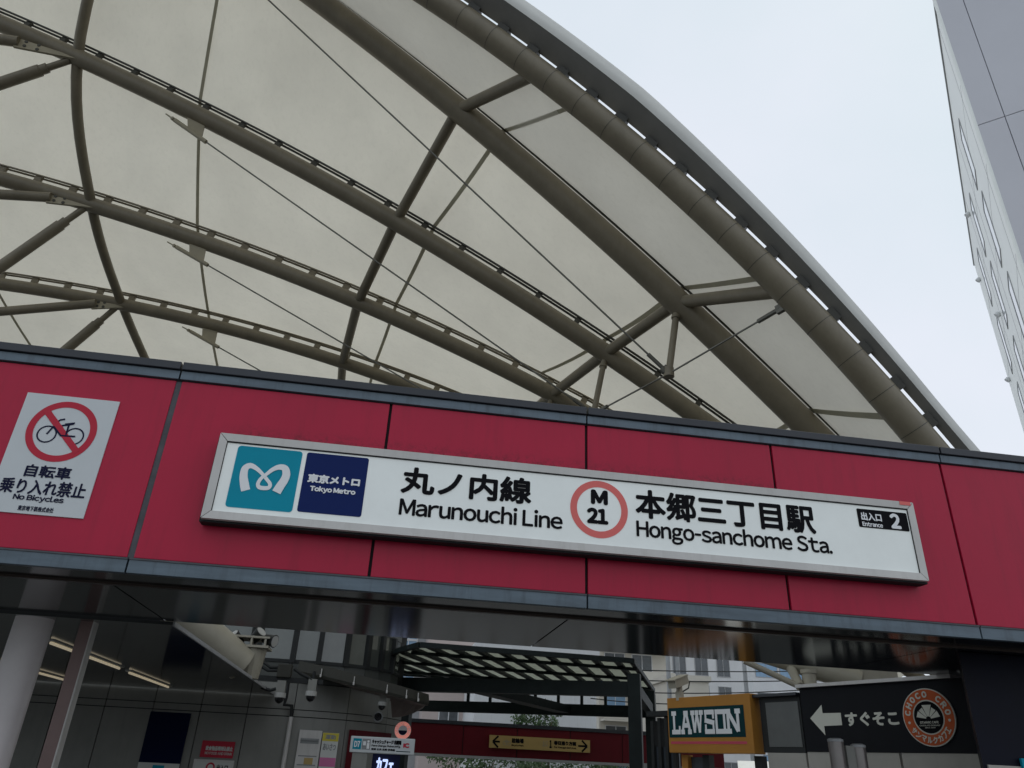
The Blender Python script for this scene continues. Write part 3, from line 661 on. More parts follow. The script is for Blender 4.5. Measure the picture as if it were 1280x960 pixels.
# upper glazing
def on_wall(x, z, off=0.0):
    return Vector((x, WY-off, z))
upl = [(-11,WY+0.02),(-3.42,WY+0.02),(-2.55,WY+0.02),(-1.80,WY+0.02),(-1.30,WY+0.02),(-0.78,WY+0.10),(-0.38,WY+0.28),(-0.10,WY+0.55),(0.14,WY+0.9),(0.30,WY+1.35)]
sill = wall_strip('spandrel', M['darkwall'], 2.865, 3.24, 0.02, upl); head = wall_strip('header', M['darkwall'], 3.93, 4.6, 0.02, upl)
for i, (a, b) in enumerate(zip(upl[1:], upl[2:])):
    d = Vector((b[0]-a[0], b[1]-a[1], 0)).normalized(); n = Vector((d.y,-d.x,0))
    A_, B_ = Vector((a[0],a[1],0)), Vector((b[0],b[1],0)); wd_ = 0.22 if i == 1 else 0.10
    q = MB(); q.bar(A_+n*0.03+Z_*3.23, A_+n*0.03+Z_*3.94, wd_, 0.10, up=n); q.bar(A_+n*0.022+Z_*3.26, B_+n*0.022+Z_*3.26, 0.05, 0.06); fr = q.build('window', M['frame_dark'], st)
    q = MB(); q.face([A_+Z_*3.2401, B_+Z_*3.2401, B_+Z_*3.929, A_+Z_*3.929]); q.build('pane', M['glass'], fr)
# curved eave with clips
ev = [at_y(372,842,15.7), at_y(410,850,15.4), at_y(450,860,15.3), at_y(490,870,15.3), at_y(516,877,15.4), at_y(535,882,15.7)]
Pe, _ = smooth_path(ev, [1]*len(ev), 5)
q = MB(); m_ = 5
for i, p in enumerate(Pe):
    d = (Pe[min(i+1,len(Pe)-1)]-Pe[max(0,i-1)]).normalized(); n = Vector((d.y,-d.x,0)).normalized(); t = i/(len(Pe)-1); hgt = 0.23-0.03*t
    for (o, z) in ((-1.1*(1-t)-0.15,0.0), (0,0.0), (0.02,0.05), (0.0,hgt), (-0.9*(1-t)-0.1,hgt+0.02)): q.v.append(tuple(p+n*o+Z_*z))
for i in range(len(Pe)-1):
    for j in range(m_-1): q.f.append((i*m_+j, i*m_+j+1, (i+1)*m_+j+1, (i+1)*m_+j)); q.m.append(0 if j else 1)
q.f.append(tuple(range((len(Pe)-1)*m_, len(Pe)*m_))); q.m.append(0)
eave = q.build('curved_eave', M['eave'], st, mats=[M['eave'], M['eave_brown']])
for i in (4, 9, 14, 18, 21):
    p = Pe[i]; d = (Pe[i+1]-Pe[i-1]).normalized(); n = Vector((d.y,-d.x,0)).normalized(); q = MB()
    q.bar(p+n*0.03+Z_*0.02, p+n*0.03+Z_*0.17, 0.015, 0.03); q.bar(p+n*0.045+Z_*0.02, p+n*0.045+Z_*0.07, 0.03, 0.04); q.build('gutter_clip', M['frame'], eave)
# brown curved soffit below the tip
q = MB(); a0 = [at_y(x, y, 15.8) for x, y in ((488,872),(505,874),(522,877),(533,880))]; b0 = [at_y(x, y, 16.2) for x, y in ((490,897),(502,896),(516,892),(528,886))]
for i in range(3): q.face([b0[i], b0[i+1], a0[i+1], a0[i]]); q.face([a0[i], a0[i+1], a0[i+1]+Vector((0,1,0)), a0[i]+Vector((0,1,0))])
q.build('eave_underside', M['eave_brown'], st)
for px in ((461,893),(472.5,896)):
    c0 = at_y(*px, 16.9); q = MB(); q.tube([c0+Vector((0,0.25,0)), c0+Vector((0,-0.03,0))], [0.10,0.10], 20); q.cm = 1; q.tube([c0+Vector((0,-0.031,0)), c0+Vector((0,-0.04,0))], 0.075, 20); q.build('round_vent', M['frame_dark'], st, smooth=True, mats=[M['bgrey'], M['camblack']])
q = MB(); d0 = at_y(437,912,16.45); d1 = at_y(489,921,17.4)
q.hexa([(d0.x,16.4,-0.9),(d0.x+0.13,16.5,-0.9),(d0.x+0.13,16.6,-0.9),(d0.x,16.5,-0.9)], [(d0.x,16.4,2.11),(d0.x+0.13,16.5,2.11),(d0.x+0.13,16.6,2.11),(d0.x,16.5,2.11)])
q.hexa([(d0.x+0.131,16.5,1.9),(d1.x,17.3,1.9),(d1.x,17.4,1.9),(d0.x+0.131,16.6,1.9)], [(d0.x+0.131,16.5,2.11),(d1.x,17.3,2.11),(d1.x,17.4,2.11),(d0.x+0.131,16.6,2.11)])
q.build('door_frame', M['red_old'], st)

# things on that wall
def wallbox(name, label, cat, m, x0, x1, z0, z1, th=0.03, Y=WY, group=None):
    t = thing(name, label, cat, ((x0+x1)/2,Y,z0), group); boxo('board', m, t, x0, x1, Y-th, Y-0.002, z0, z1); return t
t = wallbox('advert_poster', 'tall dark navy advert poster on the grey wall right of the brown post', 'poster', M['posternavy'], -4.19, -3.47, 0.2, 2.225)
q = MB(); q.box(-4.188,-3.472,WY-0.036,WY-0.0305,0.6,1.38); q.build('white_strip', M['paper'], t)
q = MB(); q.box(-3.93,-3.73,WY-0.042,WY-0.0365,1.20,1.345); q.build('cyan_mark', M['cyan'], t)
t = wallbox('red_notice', 'small red notice with two lines of white lettering on the grey wall', 'notice', M['inkred'], -3.16, -2.575, 1.51, 1.785, 0.02)
q = MB(); text_y(q, '飲食物品等持込禁止', WY-0.022, (257,935),(291,937),(270,932.5),(270,938.5), 0.004); text_y(q, 'NO FOOD AND DRINK', WY-0.022, (256,941),(290,943),(270,940),(270,943.5), 0.001)
q.build('lettering', M['paper'], t)
t = wallbox('framed_notice', 'framed white notice with a red ring directly under the red notice', 'notice', M['frame'], -3.24, -2.53, 0.8, 1.475, 0.03)
boxo('sheet', M['paper'], t, -3.20, -2.57, WY-0.034, WY-0.0305, 0.84, 1.435)
q = MB(); q.ring((-2.93,WY-0.036,1.35), X_, Z_, 0.05, 0.08, 32); q.build('red_ring', M['inkred'], t)
q = MB(); put_text(q, '出入口', (0,WY-0.036,0), X_, Z_, -2.82, -2.62, 1.29, 1.40, NF, 0.003); q.build('lettering', M['inkblack'], t)
t = wallbox('notice_board', 'tall narrow white notice board on the grey wall left of the yellow-headed poster', 'notice board', M['frame'], -1.44, -1.02, 0.6, 2.05, 0.035, WY-0.01)
q = MB()
for z in (1.86,1.82,1.60,1.45,1.30,1.12): q.box(-1.40,-1.06,WY-0.050,WY-0.0455,z,z+(0.05 if z > 1.8 else 0.02))
q.build('printed_lines', M['inkgrey'], t); boxo('sheet', M['yellow'], t, -1.28,-1.12,WY-0.049,WY-0.0455,1.47,1.58)
t = wallbox('event_poster', 'narrow poster with yellow head and pink middle right of the notice board', 'poster', M['paper'], -1.0, -0.70, 0.6, 2.02, 0.03, WY-0.02)
boxo('yellow_head', M['yellowpaper'], t, -0.998,-0.702,WY-0.054,WY-0.0505,1.88,2.018)
boxo('pink_band', M['pinkpaper'], t, -0.998,-0.702,WY-0.054,WY-0.0505,1.45,1.60)
q = MB(); put_text(q, 'あいさつ', (0,WY-0.0515,0), X_, Z_, -0.97,-0.73,1.72,1.84,NF,0.004); put_text(q, '運動', (0,WY-0.0555,0), X_, Z_, -0.95,-0.75,1.91,1.99,NF,0.003); q.build('lettering', M['inkgrey'], t)
q = MB(); put_text(q, '800円', (0,WY-0.0515,0), X_, Z_, -0.97,-0.73,1.28,1.40,NF,0.006); q.build('price_lettering', M['pinkpaper'], t)
# conduit, camera rail
cd_ = thing('wall_conduit', 'pale vertical conduit pipe with a grey elbow on the wall left of the notice board', 'conduit', (-1.4,WY,0))
q = MB(); a = at_y(364,896,16.0); q.tube([(a.x,16.0,-0.5),(a.x,16.0,a.z)], 0.04, 10); q.build('pipe', M['frame'], cd_, smooth=True)
q = MB(); b = at_y(358,886,15.95); c0 = at_y(364,835,15.9); q.tube([(a.x,16.0,a.z),(a.x-0.02,15.97,b.z+0.06),(b.x-0.05,15.95,b.z+0.07),(b.x-0.04,15.95,b.z+0.2),(c0.x-0.03,15.95,c0.z+0.1)], 0.035, 10); q.build('elbow', M['frame_dark'], cd_, smooth=True)
def dome_cam(px, py, Y, s, label):
    p = at_y(px, py, Y); t = thing('dome_camera', label, 'security camera', p, 'dome cameras by the station wall')
    x, y, z = p
    q = MB(); q.tube([(x,y,z+0.42*s),(x,y,z+0.12*s)], 0.16*s, 4); q.build('junction_box', M['panelgrey'], t)
    q = MB(); q.tube([(x,y,z+0.118*s),(x,y,z)], 0.15*s, 20); q.build('camera_shell', M['camwhite'], t, smooth=True)
    q = MB(); q.tube([(x,y,z-0.002),(x,y,z-0.07*s),(x,y,z-0.12*s),(x,y,z-0.15*s)], [0.12*s,0.115*s,0.08*s,0.02*s], 20); q.build('dome', M['camblack'], t, smooth=True)
    q = MB(); q.tube([(x,y,z+0.42*s),(x,y,z+0.62*s)], 0.03, 8); q.build('drop_pipe', M['frame_dark'], t)
dome_cam(349.5,872,14.7,0.66,'dome camera under the grey rail, nearest the beige pipe bracket')
dome_cam(388.5,870,14.7,0.66,'dome camera at the right end of the grey rail')
dome_cam(477.5,882,15.6,0.55,'small dome camera under the curved eave by the round vents')
cr_ = thing('camera_rail', 'horizontal grey rail carrying junction box and dome cameras', 'bracket', at_y(360,850,15.2))
q = MB(); q.bar(at_y(312,846,14.7), at_y(404,853,14.7), 0.08, 0.08); q.build('rail', M['frame_dark'], cr_)
p = at_y(356,839,14.7); boxo('junction_box', M['eave'], cr_, p.x-0.12, p.x+0.12, 14.6, 14.8, p.z-0.11, p.z+0.11, bevel=0.01)
q = MB()
for pts in ([(315,818),(325,832),(335,838),(348,838)], [(318,812),(330,828),(338,834),(348,834)], [(318,852),(328,860),(338,863),(345,861)], [(368,836),(376,842),(384,846),(390,850)]):
    q.tube([at_y(x,y,14.65) for x,y in pts], 0.028, 8)
q.build('cable_hose', M['frame_dark'], cr_, smooth=True)
# beige branch pipe and its bracket with lamps
bp = thing('canopy_branch_pipe', 'stout beige pipe slanting down from the beam to a bracket at left', 'pipe', at_y(300,830,10.2))
a, b = at_y(120,676,11.6), at_y(303,831,12.9)
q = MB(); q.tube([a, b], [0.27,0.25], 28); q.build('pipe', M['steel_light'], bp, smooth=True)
q = MB(); c0 = at_y(314,828,13.0)
q.tube([c0+Vector((0,0,0.20)), c0-Vector((0,0,0.24))], [0.21,0.15], 16)
q.box(c0.x-0.30, c0.x+0.25, c0.y-0.25, c0.y+0.25, c0.z+0.201, c0.z+0.235); q.box(c0.x-0.30, c0.x+0.25, c0.y-0.25, c0.y+0.25, c0.z+0.34, c0.z+0.37)
for dx in (-0.24, -0.02, 0.19): q.box(c0.x+dx-0.015, c0.x+dx+0.015, c0.y-0.24, c0.y+0.24, c0.z+0.236, c0.z+0.339)
q.build('bracket', M['steel_light'], bp)
def spot(px, py, tx, tz, label):
    p = at_y(px, py, 12.9); t = thing('spotlight', label, 'spotlight', p, 'spotlights on the pipe bracket')
    d = Vector((tx, -0.4, tz)).normalized(); q = MB(); q.tube([p-d*0.10, p+d*0.06, p+d*0.10], [0.07,0.09,0.10], 14); q.build('housing', M['frame_dark'], t, smooth=True)
    q = MB(); q.tube([p+d*0.101, p+d*0.108], 0.085, 14); q.build('lens', M['camwhite'], t)
    q = MB(); q.tube([p-Z_*0.02, Vector((p.x-0.02,p.y+0.05,c0.z+0.371))], 0.015, 6); q.build('yoke', M['frame_dark'], t)
spot(296,799,-0.5,0.5,'leftmost of the spotlights above the beige bracket, small and boxy')
spot(321,795,0.6,0.6,'middle spotlight above the beige bracket, pointing up')
spot(337,800,0.8,-0.2,'rightmost spotlight above the beige bracket, pointing right')
# hanging sign with IC mark, lit ring sign, neon
HY = 14.6
hs = thing('fare_charge_sign', 'long white hanging sign with teal tile, pictogram and red mark beside red door', 'sign', at_y(478,930,HY))
a = at_y(438.5,921,HY); b = at_y(520,922.5,HY); c_ = at_y(516.5,943,HY); d_ = at_y(437,941,HY)
hx0, hx1, hz0, hz1 = (a.x+d_.x)/2, (b.x+c_.x)/2, (c_.z+d_.z)/2, (a.z+b.z)/2
boxo('board', M['plate'], hs, hx0, hx1, HY, HY+0.12, hz0, hz1, bevel=0.01)
hw = hx1-hx0; hh = hz1-hz0; fx = lambda u: hx0+hw*u; fz = lambda v: hz0+hh*v
q = MB(); q.face([(fx(u),HY-0.003,fz(v)) for u, v in ((0.04,0.2),(0.17,0.2),(0.17,0.86),(0.04,0.86))]); q.build('teal_tile', M['cyan'], hs)
q = MB(); q.face([(fx(u),HY-0.003,fz(v)) for u, v in ((0.18,0.2),(0.31,0.2),(0.31,0.86),(0.18,0.86))]); pt_ = q.build('grey_tile', M['inkgrey'], hs)
q = MB(); q.face([(fx(u),HY-0.006,fz(v)) for u, v in ((0.255,0.25),(0.295,0.25),(0.295,0.6),(0.255,0.6))]); q.disc((fx(0.275),HY-0.006,fz(0.70)), X_, Z_, hw*0.018, 16); q.face([(fx(u),HY-0.006,fz(v)) for u, v in ((0.195,0.45),(0.24,0.45),(0.24,0.7),(0.195,0.7))])
q.build('person_pictogram', M['inkwhite'], pt_)
q = MB(); put_text(q, 'D7', (0,HY-0.006,0), X_, Z_, fx(0.06), fx(0.15), fz(0.32), fz(0.70), NF, 0.004); q.build('lettering', M['inkwhite'], hs)
q = MB(); put_text(q, 'キャッシュチャージ 出閉場', (0,HY-0.003,0), X_, Z_, fx(0.33), fx(0.79), fz(0.58), fz(0.86), NF, 0.004); put_text(q, 'Fare Charge Ticket Mfg.', (0,HY-0.003,0), X_, Z_, fx(0.33), fx(0.78), fz(0.38), fz(0.54), NF, 0.002); put_text(q, '精算 払戻 定期 券売機', (0,HY-0.003,0), X_, Z_, fx(0.33), fx(0.70), fz(0.18), fz(0.32), NF, 0.002); q.build('lettering', M['inkblack'], hs)
q = MB(); put_text(q, 'IC', (0,HY-0.003,0), X_, Z_, fx(0.82), fx(0.92), fz(0.42), fz(0.72), NF, 0.008); q.build('lettering', M['inkred'], hs)
q = MB(); q.face([(fx(u),HY-0.003,fz(v)) for u, v in ((0.72,0.16),(0.94,0.16),(0.94,0.21),(0.72,0.21))]); q.build('green_line', M['tealdark'], hs)
q = MB(); q.box(fx(0.05), fx(0.28), HY+0.02, HY+0.10, -0.5, hz0-0.002); q.build('support', M['panelgrey'], hs)
rs = thing('ring_sign', 'small lit round sign with red lettered ring above the hanging white sign', 'sign', at_y(503,914,16.8))
c0 = at_y(503.5,913,16.8); c0 = Vector((c0.x,16.8,c0.z))
q = MB(); q.tube([c0, c0+Vector((0,0.08,0))], 0.165, 32); q.build('disc', M['inkwhite'], rs)
q = MB(); q.ring(c0+NF*0.003, X_, Z_, 0.095, 0.16, 40); q.build('ring', M['ringlit'], rs)
q = MB(); q.ring(c0+NF*0.003, X_, Z_, 0.0, 0.085, 32, math.pi, 2*math.pi); q.build('inner_mark', M['inknavy'], rs)
q = MB(); arc_text(q, 'CHOCO CRO', c0+NF*0.006, X_, Z_, NF, 0.128, math.pi/2, 3.6, 0.05, 0.003); q.build('lettering', M['inkwhite'], rs)
ns = thing('cafe_neon_sign', 'pale blue glowing katakana neon sign under the hanging white sign', 'sign', at_y(482,955,16.0))
q = MB(); text_y(q, 'カフェ', 16.0, (470,955),(492,957),(480,947),(480,966), 0.011); q.build('lettering', M['neon'], ns)
p = at_y(482,956,16.05); boxo('back_board', M['inknavy'], ns, p.x-0.26, p.x+0.26, 16.06, 16.10, p.z-0.9, p.z+0.18)

# ================================================================ RIGHT: PIER, BLACK SIGN WALL, SHOP
pr = thing('end_pier', 'near-black navy pier under the right end of the beam', 'pier', (6.2,6.9,0))
q = MB(); q.prism([(5.0,6.24,0),(11.2,6.24,0),(11.2,7.6,0),(6.04,7.58,0)], (0,0,2.65)); q.build('shaft', M['blacknavy'], pr)
q = MB(); a = at_y(1235,958,6.23); b = at_y(1280,957,6.23)
boxo('grey_strip', M['cream'], pr, a.x, 11.2, 6.225, 6.2395, 1.2, at_y(1255,957,6.23).z)
boxo('cyan_sticker', M['cyan'], pr, at_y(1277,950,6.2).x, at_y(1277,950,6.2).x+0.3, 6.20, 6.224, 1.35, at_y(1278,948,6.2).z)
W0 = Vector((5.95,7.68,0)); W1 = Vector((5.18,9.4,0)); dW = (W0-W1).normalized(); nW = Vector((dW.y,-dW.x,0))   # nW faces the viewer
if nW.y > 0: nW = -nW
def wpt(px, py, off=0.0):
    p = at_pl(px, py, W1, dW); return p + nW*off
sw = thing('arrow_sign_wall', 'black sign wall with white left arrow, hiragana lettering and round cafe emblem', 'sign', W1)
def wq(s0, s1, z0, z1, th, off=0.0):         # slab along the wall: s from W1 towards W0
    q = MB(); a, b = W1+dW*s0+nW*off, W1+dW*s1+nW*off
    q.hexa([a+Z_*z0, b+Z_*z0, b-nW*th+Z_*z0, a-nW*th+Z_*z0], [a+Z_*z1, b+Z_*z1, b-nW*th+Z_*z1, a-nW*th+Z_*z1]); return q
Lw = (W0-W1).length
wq(0, Lw+0.30, 1.90, 2.615, 0.12).build('board', M['black'], sw)
wq(-0.02, Lw+0.06, 2.617, 2.655, 0.30, 0.05).build('coping', M['frame'], sw)
def ws(px, py): p = wpt(px, py); return (Vector((p.x,p.y,0))-W1).dot(dW), p.z
def wtext(q, body, pl, pr_, pt_, pb, bold):
    put_text(q, body, W1+nW*0.003, dW, Z_, ws(*pl)[0], ws(*pr_)[0], ws(*pb)[1], ws(*pt_)[1], nW, bold)
q = MB(); ap = [(1013,898),(1027,881),(1028.5,891.5),(1051,891),(1053,906.5),(1030.5,907.5),(1032,919)]
P = [ws(*p) for p in ap]; zc = P[0][1]
q.face([W1+dW*s+Z_*z+nW*0.004 for s, z in reversed(P)]); q.build('arrow', M['ivory'], sw)
q = MB(); wtext(q, 'すぐそこ', (1057,900),(1123.5,898),(1090,889.5),(1090,907.5), 0.007); q.build('lettering', M['ivory'], sw)
s_c, z_c = ws(1163,896.5); s_l = ws(1129,897)[0]; s_r = ws(1197,896)[0]; re_ = (s_r-s_l)/2; z_t = ws(1160,862)[1]; z_b = ws(1165,932)[1]
re_ = 0.5*(re_+(z_t-z_b)/2); cE = W1+dW*((s_l+s_r)/2)+Z_*((z_t+z_b)/2)
em = MB(); em.tube([cE+nW*0.001, cE+nW*0.02], re_, 64); em = em.build('emblem', M['ivory'], sw)
q = MB(); q.ring(cE+nW*0.023, dW, Z_, re_*0.60, re_*0.965, 64); q.build('emblem_ring', M['ringlogo'], em)
q = MB(); q.disc(cE+nW*0.023, dW, Z_, re_*0.555, 48); q.build('emblem_centre', M['inkblack'], em)
q = MB(); arc_text(q, 'CHOCO CRO', cE+nW*0.025, dW, Z_, nW, re_*0.785, math.pi/2, 2.75, re_*0.23, 0.005)
arc_text(q, 'サンマルクカフェ', cE+nW*0.025, dW, Z_, nW, re_*0.785, -math.pi/2, 1.9, re_*0.22, 0.003, inward=True)
q.disc(cE+dW*(-re_*0.775)-Z_*(re_*0.18)+nW*0.0255, dW, Z_, re_*0.05, 12); q.disc(cE+dW*(re_*0.775)-Z_*(re_*0.12)+nW*0.0255, dW, Z_, re_*0.05, 12)
for k, (a0, a1, r0, r1) in enumerate(((10,38,0.10,0.46),(42,66,0.10,0.44),(70,110,0.10,0.52),(114,138,0.10,0.44),(142,170,0.10,0.46))):
    A0, A1 = math.radians(a0), math.radians(a1); b_ = cE-Z_*(re_*0.07)+nW*0.0262
    q.face([b_+dW*(re_*r*math.cos(t))+Z_*(re_*r*math.sin(t)) for r, t in ((r0,A1),(r1,A1),(r1,A0),(r0,A0))])
put_text(q, 'ST.MARC CAFE', cE+nW*0.0255, dW, Z_, -re_*0.36, re_*0.36, -re_*0.22, -re_*0.14, nW, 0.0012)
put_text(q, 'CHOCOLATE CROISSANT', cE+nW*0.0255, dW, Z_, -re_*0.40, re_*0.40, -re_*0.31, -re_*0.26, nW, 0.0005)
put_text(q, 'SINCE 1990', cE+nW*0.0255, dW, Z_, -re_*0.2, re_*0.2, -re_*0.38, -re_*0.34, nW, 0.0005)
q.build('emblem_lettering', M['ivory'], em)
# shop front continuing along the same line
sf = thing('corner_shop', 'low dark-framed shop front with cream lower panels and grey glass below the signs', 'shop', W1)
s = -0.02
sE = ws(950,900)[0]; sLl = ws(842,900)[0]
wq(sE, -0.03, 1.885, 2.53, 0.10, -0.02).build('window', M['frame_dark'], sf)
wq(sE+0.10, -0.06, 1.95, 2.47, 0.02, -0.012).build('pane', M['greyglass'], sf)
wq(sE-0.05, -0.025, 2.535, 2.57, 0.25, 0.05).build('roof_flashing', M['darktrim'], sf)
k = sE
for (a, b) in ((sE+0.06,-0.03),(0.0,0.42),(0.45,1.18),(1.21,Lw+0.25)):
    wq(a, b, 0.5, 1.897 if a >= 0 else 1.883, 0.08, -0.01).build('lower_panel', M['cream'], sf)
wq(sLl-0.6, Lw, 0.0, 0.49, 0.15).build('plinth', M['bgrey'], sf)
for sp in (sLl+0.15, sLl+0.55, sE-0.12): wq(sp-0.06, sp+0.06, 0.49, 1.845, 0.10, -0.03).build('mullion', M['frame_dark'] if sp > sLl+0.2 else M['orange'], sf)
wq(sLl+0.61, sE-0.2, 0.5, 1.80, 0.02, -0.6).build('interior_light', emit('shop_interior_light', (0.85,0.9,0.88), 0.6), sf)
wq(sLl+0.05, sLl+0.5, 0.5, 1.82, 0.02, -0.1).build('door_leaf', M['darkglass'], sf)
for k in range(4):
    sp = sLl-0.07-0.15*k; wq(sp-0.03, sp+0.03, 0.49, 2.42-0.04*k, 0.10, -0.05).build('side_post', M['frame_dark'], sf)
wq(sLl-0.58, sLl-0.02, 2.36, 2.43, 0.2, 0.0).build('side_beam', M['frame_dark'], sf)
wq(sLl-0.55, sLl-0.03, 0.5, 1.95, 0.02, -0.10).build('side_pane', M['darkglass'], sf)
# LAWSON box
lb = thing('shop_box_sign', 'amber box sign with white slab lettering on a dark teal band', 'sign', W1+dW*sLl)
TH = 0.16
s0, s1 = ws(841,900)[0], ws(946,900)[0]; z0, z1 = 1.865, 2.585
wq(s0, s1, z0, z1, TH+0.05, TH*0.0+0.10).build('box', M['orange'], lb, bevel=0.006)
offL = 0.103
def lw(px, py): p = wpt(px, py); return (Vector((p.x,p.y,0))-W1).dot(dW), p.z
def lq(m, nm, u0, u1, v0, v1, off):
    q = MB(); q.face([W1+dW*(s0+(s1-s0)*u)+Z_*(z0+(z1-z0)*v)+nW*off for u, v in ((u0,v0),(u1,v0),(u1,v1),(u0,v1))]); return q.build(nm, m, lb)
lq(M['tealdark'], 'teal_band', 0.015, 0.925, 0.27, 0.81, offL)
lq(M['pinkline'], 'pink_line', 0.03, 0.93, 0.155, 0.20, offL)
glyph = {   # slab letters in a unit box: lists of (polyline, width)
 'L': [([(0,.94),(.55,.94)],.12),([(.28,.9),(.28,.06)],.2),([(0,.06),(1,.06)],.12),([(.92,.04),(.92,.34)],.16)],
 'A': [([(.28,.94),(.72,.94)],.12),([(.44,.92),(.14,.06)],.17),([(.56,.92),(.86,.06)],.19),([(.25,.36),(.75,.36)],.11),([(0,.06),(.36,.06)],.12),([(.64,.06),(1,.06)],.12)],
 'W': [([(0,.94),(.32,.94)],.12),([(.68,.94),(1,.94)],.12),([(.36,.94),(.64,.94)],.12),([(.14,.92),(.30,.02)],.15),([(.30,.02),(.50,.92)],.11),([(.50,.92),(.70,.02)],.15),([(.70,.02),(.86,.92)],.11)],
 'S': [([(.92,.68),(.92,.94),(.1,.94),(.1,.56),(.9,.46),(.9,.06),(.08,.06),(.08,.34)],.16)],
 'O': [([(.5,.94),(.12,.94),(.12,.06),(.88,.06),(.88,.94),(.5,.94)],.18)],
 'N': [([(0,.94),(.36,.94)],.12),([(.64,.94),(1,.94)],.12),([(.18,.92),(.18,.06)],.15),([(.82,.92),(.82,.04)],.15),([(.20,.94),(.80,.06)],.18),([(0,.06),(.38,.06)],.12)]}
q = MB(); n_ = 0
edges = [(0.055,0.165),(0.175,0.305),(0.30,0.455),(0.475,0.585),(0.595,0.715),(0.715,0.885)]
for ch, (u0, u1) in zip('LAWSON', edges):
    for line, wd_ in glyph[ch]:
        hgt = (z1-z0)*0.385; wid = (s1-s0)*(u1-u0)
        pts = [W1+dW*(s0+(s1-s0)*u0+wid*x)+Z_*(z0+(z1-z0)*0.345+hgt*y)+nW*(offL+0.003+0.0006*n_) for x, y in line]
        n_ = (n_+1) % 9
        for a, b in zip(pts, pts[1:]):
            d = (b-a).normalized(); ww = wd_*wid*1.2 if abs(d.z) > 0.4 else 0.060
            ex = d*(ww*0.35) if len(line) > 2 else d*0
            q.stroke([a-ex, b+ex], ww, nW); 
q.build('lettering', M['inkwhite'], lb)
# security camera on top
sc_ = thing('box_camera', 'beige boxed security camera on a short mount above the amber sign', 'security camera', wpt(852,876))
p = wpt(852,858,0.05); q = MB(); d = Vector((-0.75,-0.55,-0.28)).normalized(); q.bar(p-d*0.16+Z_*0.06, p+d*0.20+Z_*0.06, 0.13, 0.11); q.bar(p-d*0.14+Z_*0.125, p+d*0.26+Z_*0.125, 0.16, 0.015); q.build('housing', M['cambeige'], sc_)
q = MB(); q.tube([p+Z_*0.02, p-Z_*0.16], 0.045, 10); q.tube([p-Z_*0.08, p-Z_*0.20], 0.06, 10); q.build('mount', M['cambeige'], sc_)
q = MB(); q.tube([p-d*0.16+Z_*0.04, p-d*0.30+Z_*0.0, p-d*0.26-Z_*0.08, p-Z_*0.10], 0.01, 6); q.build('lead', M['frame_dark'], sc_)
# beige tubes of the canopy foot seen above the black wall
ft = thing('canopy_foot_frame', 'beige tubular canopy foot with thick pipe and raking struts above the black sign wall', 'frame', wpt(1000,850))
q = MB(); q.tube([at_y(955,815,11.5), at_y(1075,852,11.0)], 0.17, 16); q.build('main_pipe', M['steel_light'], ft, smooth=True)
q = MB(); q.tube([at_y(930,826,11.2), at_y(999,858,11.0)], 0.045, 10); q.build('raking_strut', M['steel_light'], ft, smooth=True)
q = MB(); q.tube([at_y(985,828,11.4), at_y(1000,858,11.0)], 0.07, 10); q.build('raking_strut', M['steel_light'], ft, smooth=True)
q = MB(); a = at_y(1013,860,11.0); q.tube([a, a+Z_*0.22], 0.10, 16); q.tube([a+Z_*0.2, a+Z_*0.25], 0.115, 16); q.build('stub', M['steel_light'], ft, smooth=True)
q = MB(); a = at_y(1100,850,11.0); b = at_y(1095,838,11.0); q.box(a.x-0.35, a.x+0.25, 10.9, 11.3, a.z-0.15, b.z+0.05); q.build('node_block', M['steel_light'], ft, bevel=0.02)
# twin-post information stand
BY = 6.9
bo = thing('post_stand', 'pair of short round-capped brown posts joined by a grey panel before the black wall', 'post', (5.3,BY,0))
for (x0, x1, top) in ((1039,1056,923),(1067,1083,930)):
    p0 = at_y(x0,950,BY); p1 = at_y(x1,950,BY); zt = at_y((x0+x1)/2,top,BY).z; r = (p1.x-p0.x)/2; cx = (p0.x+p1.x)/2
    q = MB(); q.tube([(cx,BY,0),(cx,BY,zt-0.03)], r, 24); q.build('post', M['bollard'], bo, smooth=True)
    q = MB(); q.tube([(cx,BY,zt-0.029),(cx,BY,zt-0.01),(cx,BY,zt)], [r*1.04,r*1.04,r*0.7], 24); q.build('cap', M['bgrey'], bo, smooth=True)
a = at_y(1055,932,BY); b = at_y(1068,945,BY); boxo('panel', M['panelgrey'], bo, a.x, b.x, BY-0.03, BY+0.03, 0.4, a.z)

# ================================================================ STEEL PAVILION
e2 = Vector((0.40737,0.91326,0)); e1 = Vector((0.91326,-0.40737,0)); KS = 1.33; Q0 = Vector((3.865*KS,12.0*KS,0)); zk = lambda z: 1.55+(z-1.55)*KS
pv = thing('slatted_shelter', 'black-green steel shelter with slatted translucent roof in the plaza behind the beam', 'shelter', Q0)
L1, L2 = 3.7, 2.6
def col(p, w_=0.26, ztop=2.98): 
    q = MB(); q.bar(p+Z_*ground_h(p.y), p+Z_*zk(ztop), w_, w_, up=e1); return q.build('post', M['steelgreen'], pv, bevel=0.005)
cols = [Q0, Q0+e2*2.6*KS, Q0-e1*4.42*KS, Q0-e1*4.8*KS+e2*2.6*KS]
for i, p in enumerate(cols): col(p, 0.26 if i % 2 == 0 else 0.24, 2.96)
q = MB(); q.bar(Q0-e1*4.36*KS+Z_*zk(2.74), Q0-e1*0.132+Z_*zk(2.74), 0.18, 0.28); q.build('beam', M['steelgreen'], pv)
q = MB(); q.bar(Q0+e2*2.6*KS-e1*4.76*KS+Z_*zk(2.60), Q0+e2*2.6*KS-e1*0.122+Z_*zk(2.60), 0.18, 0.26); q.build('beam', M['steelgreen'], pv)
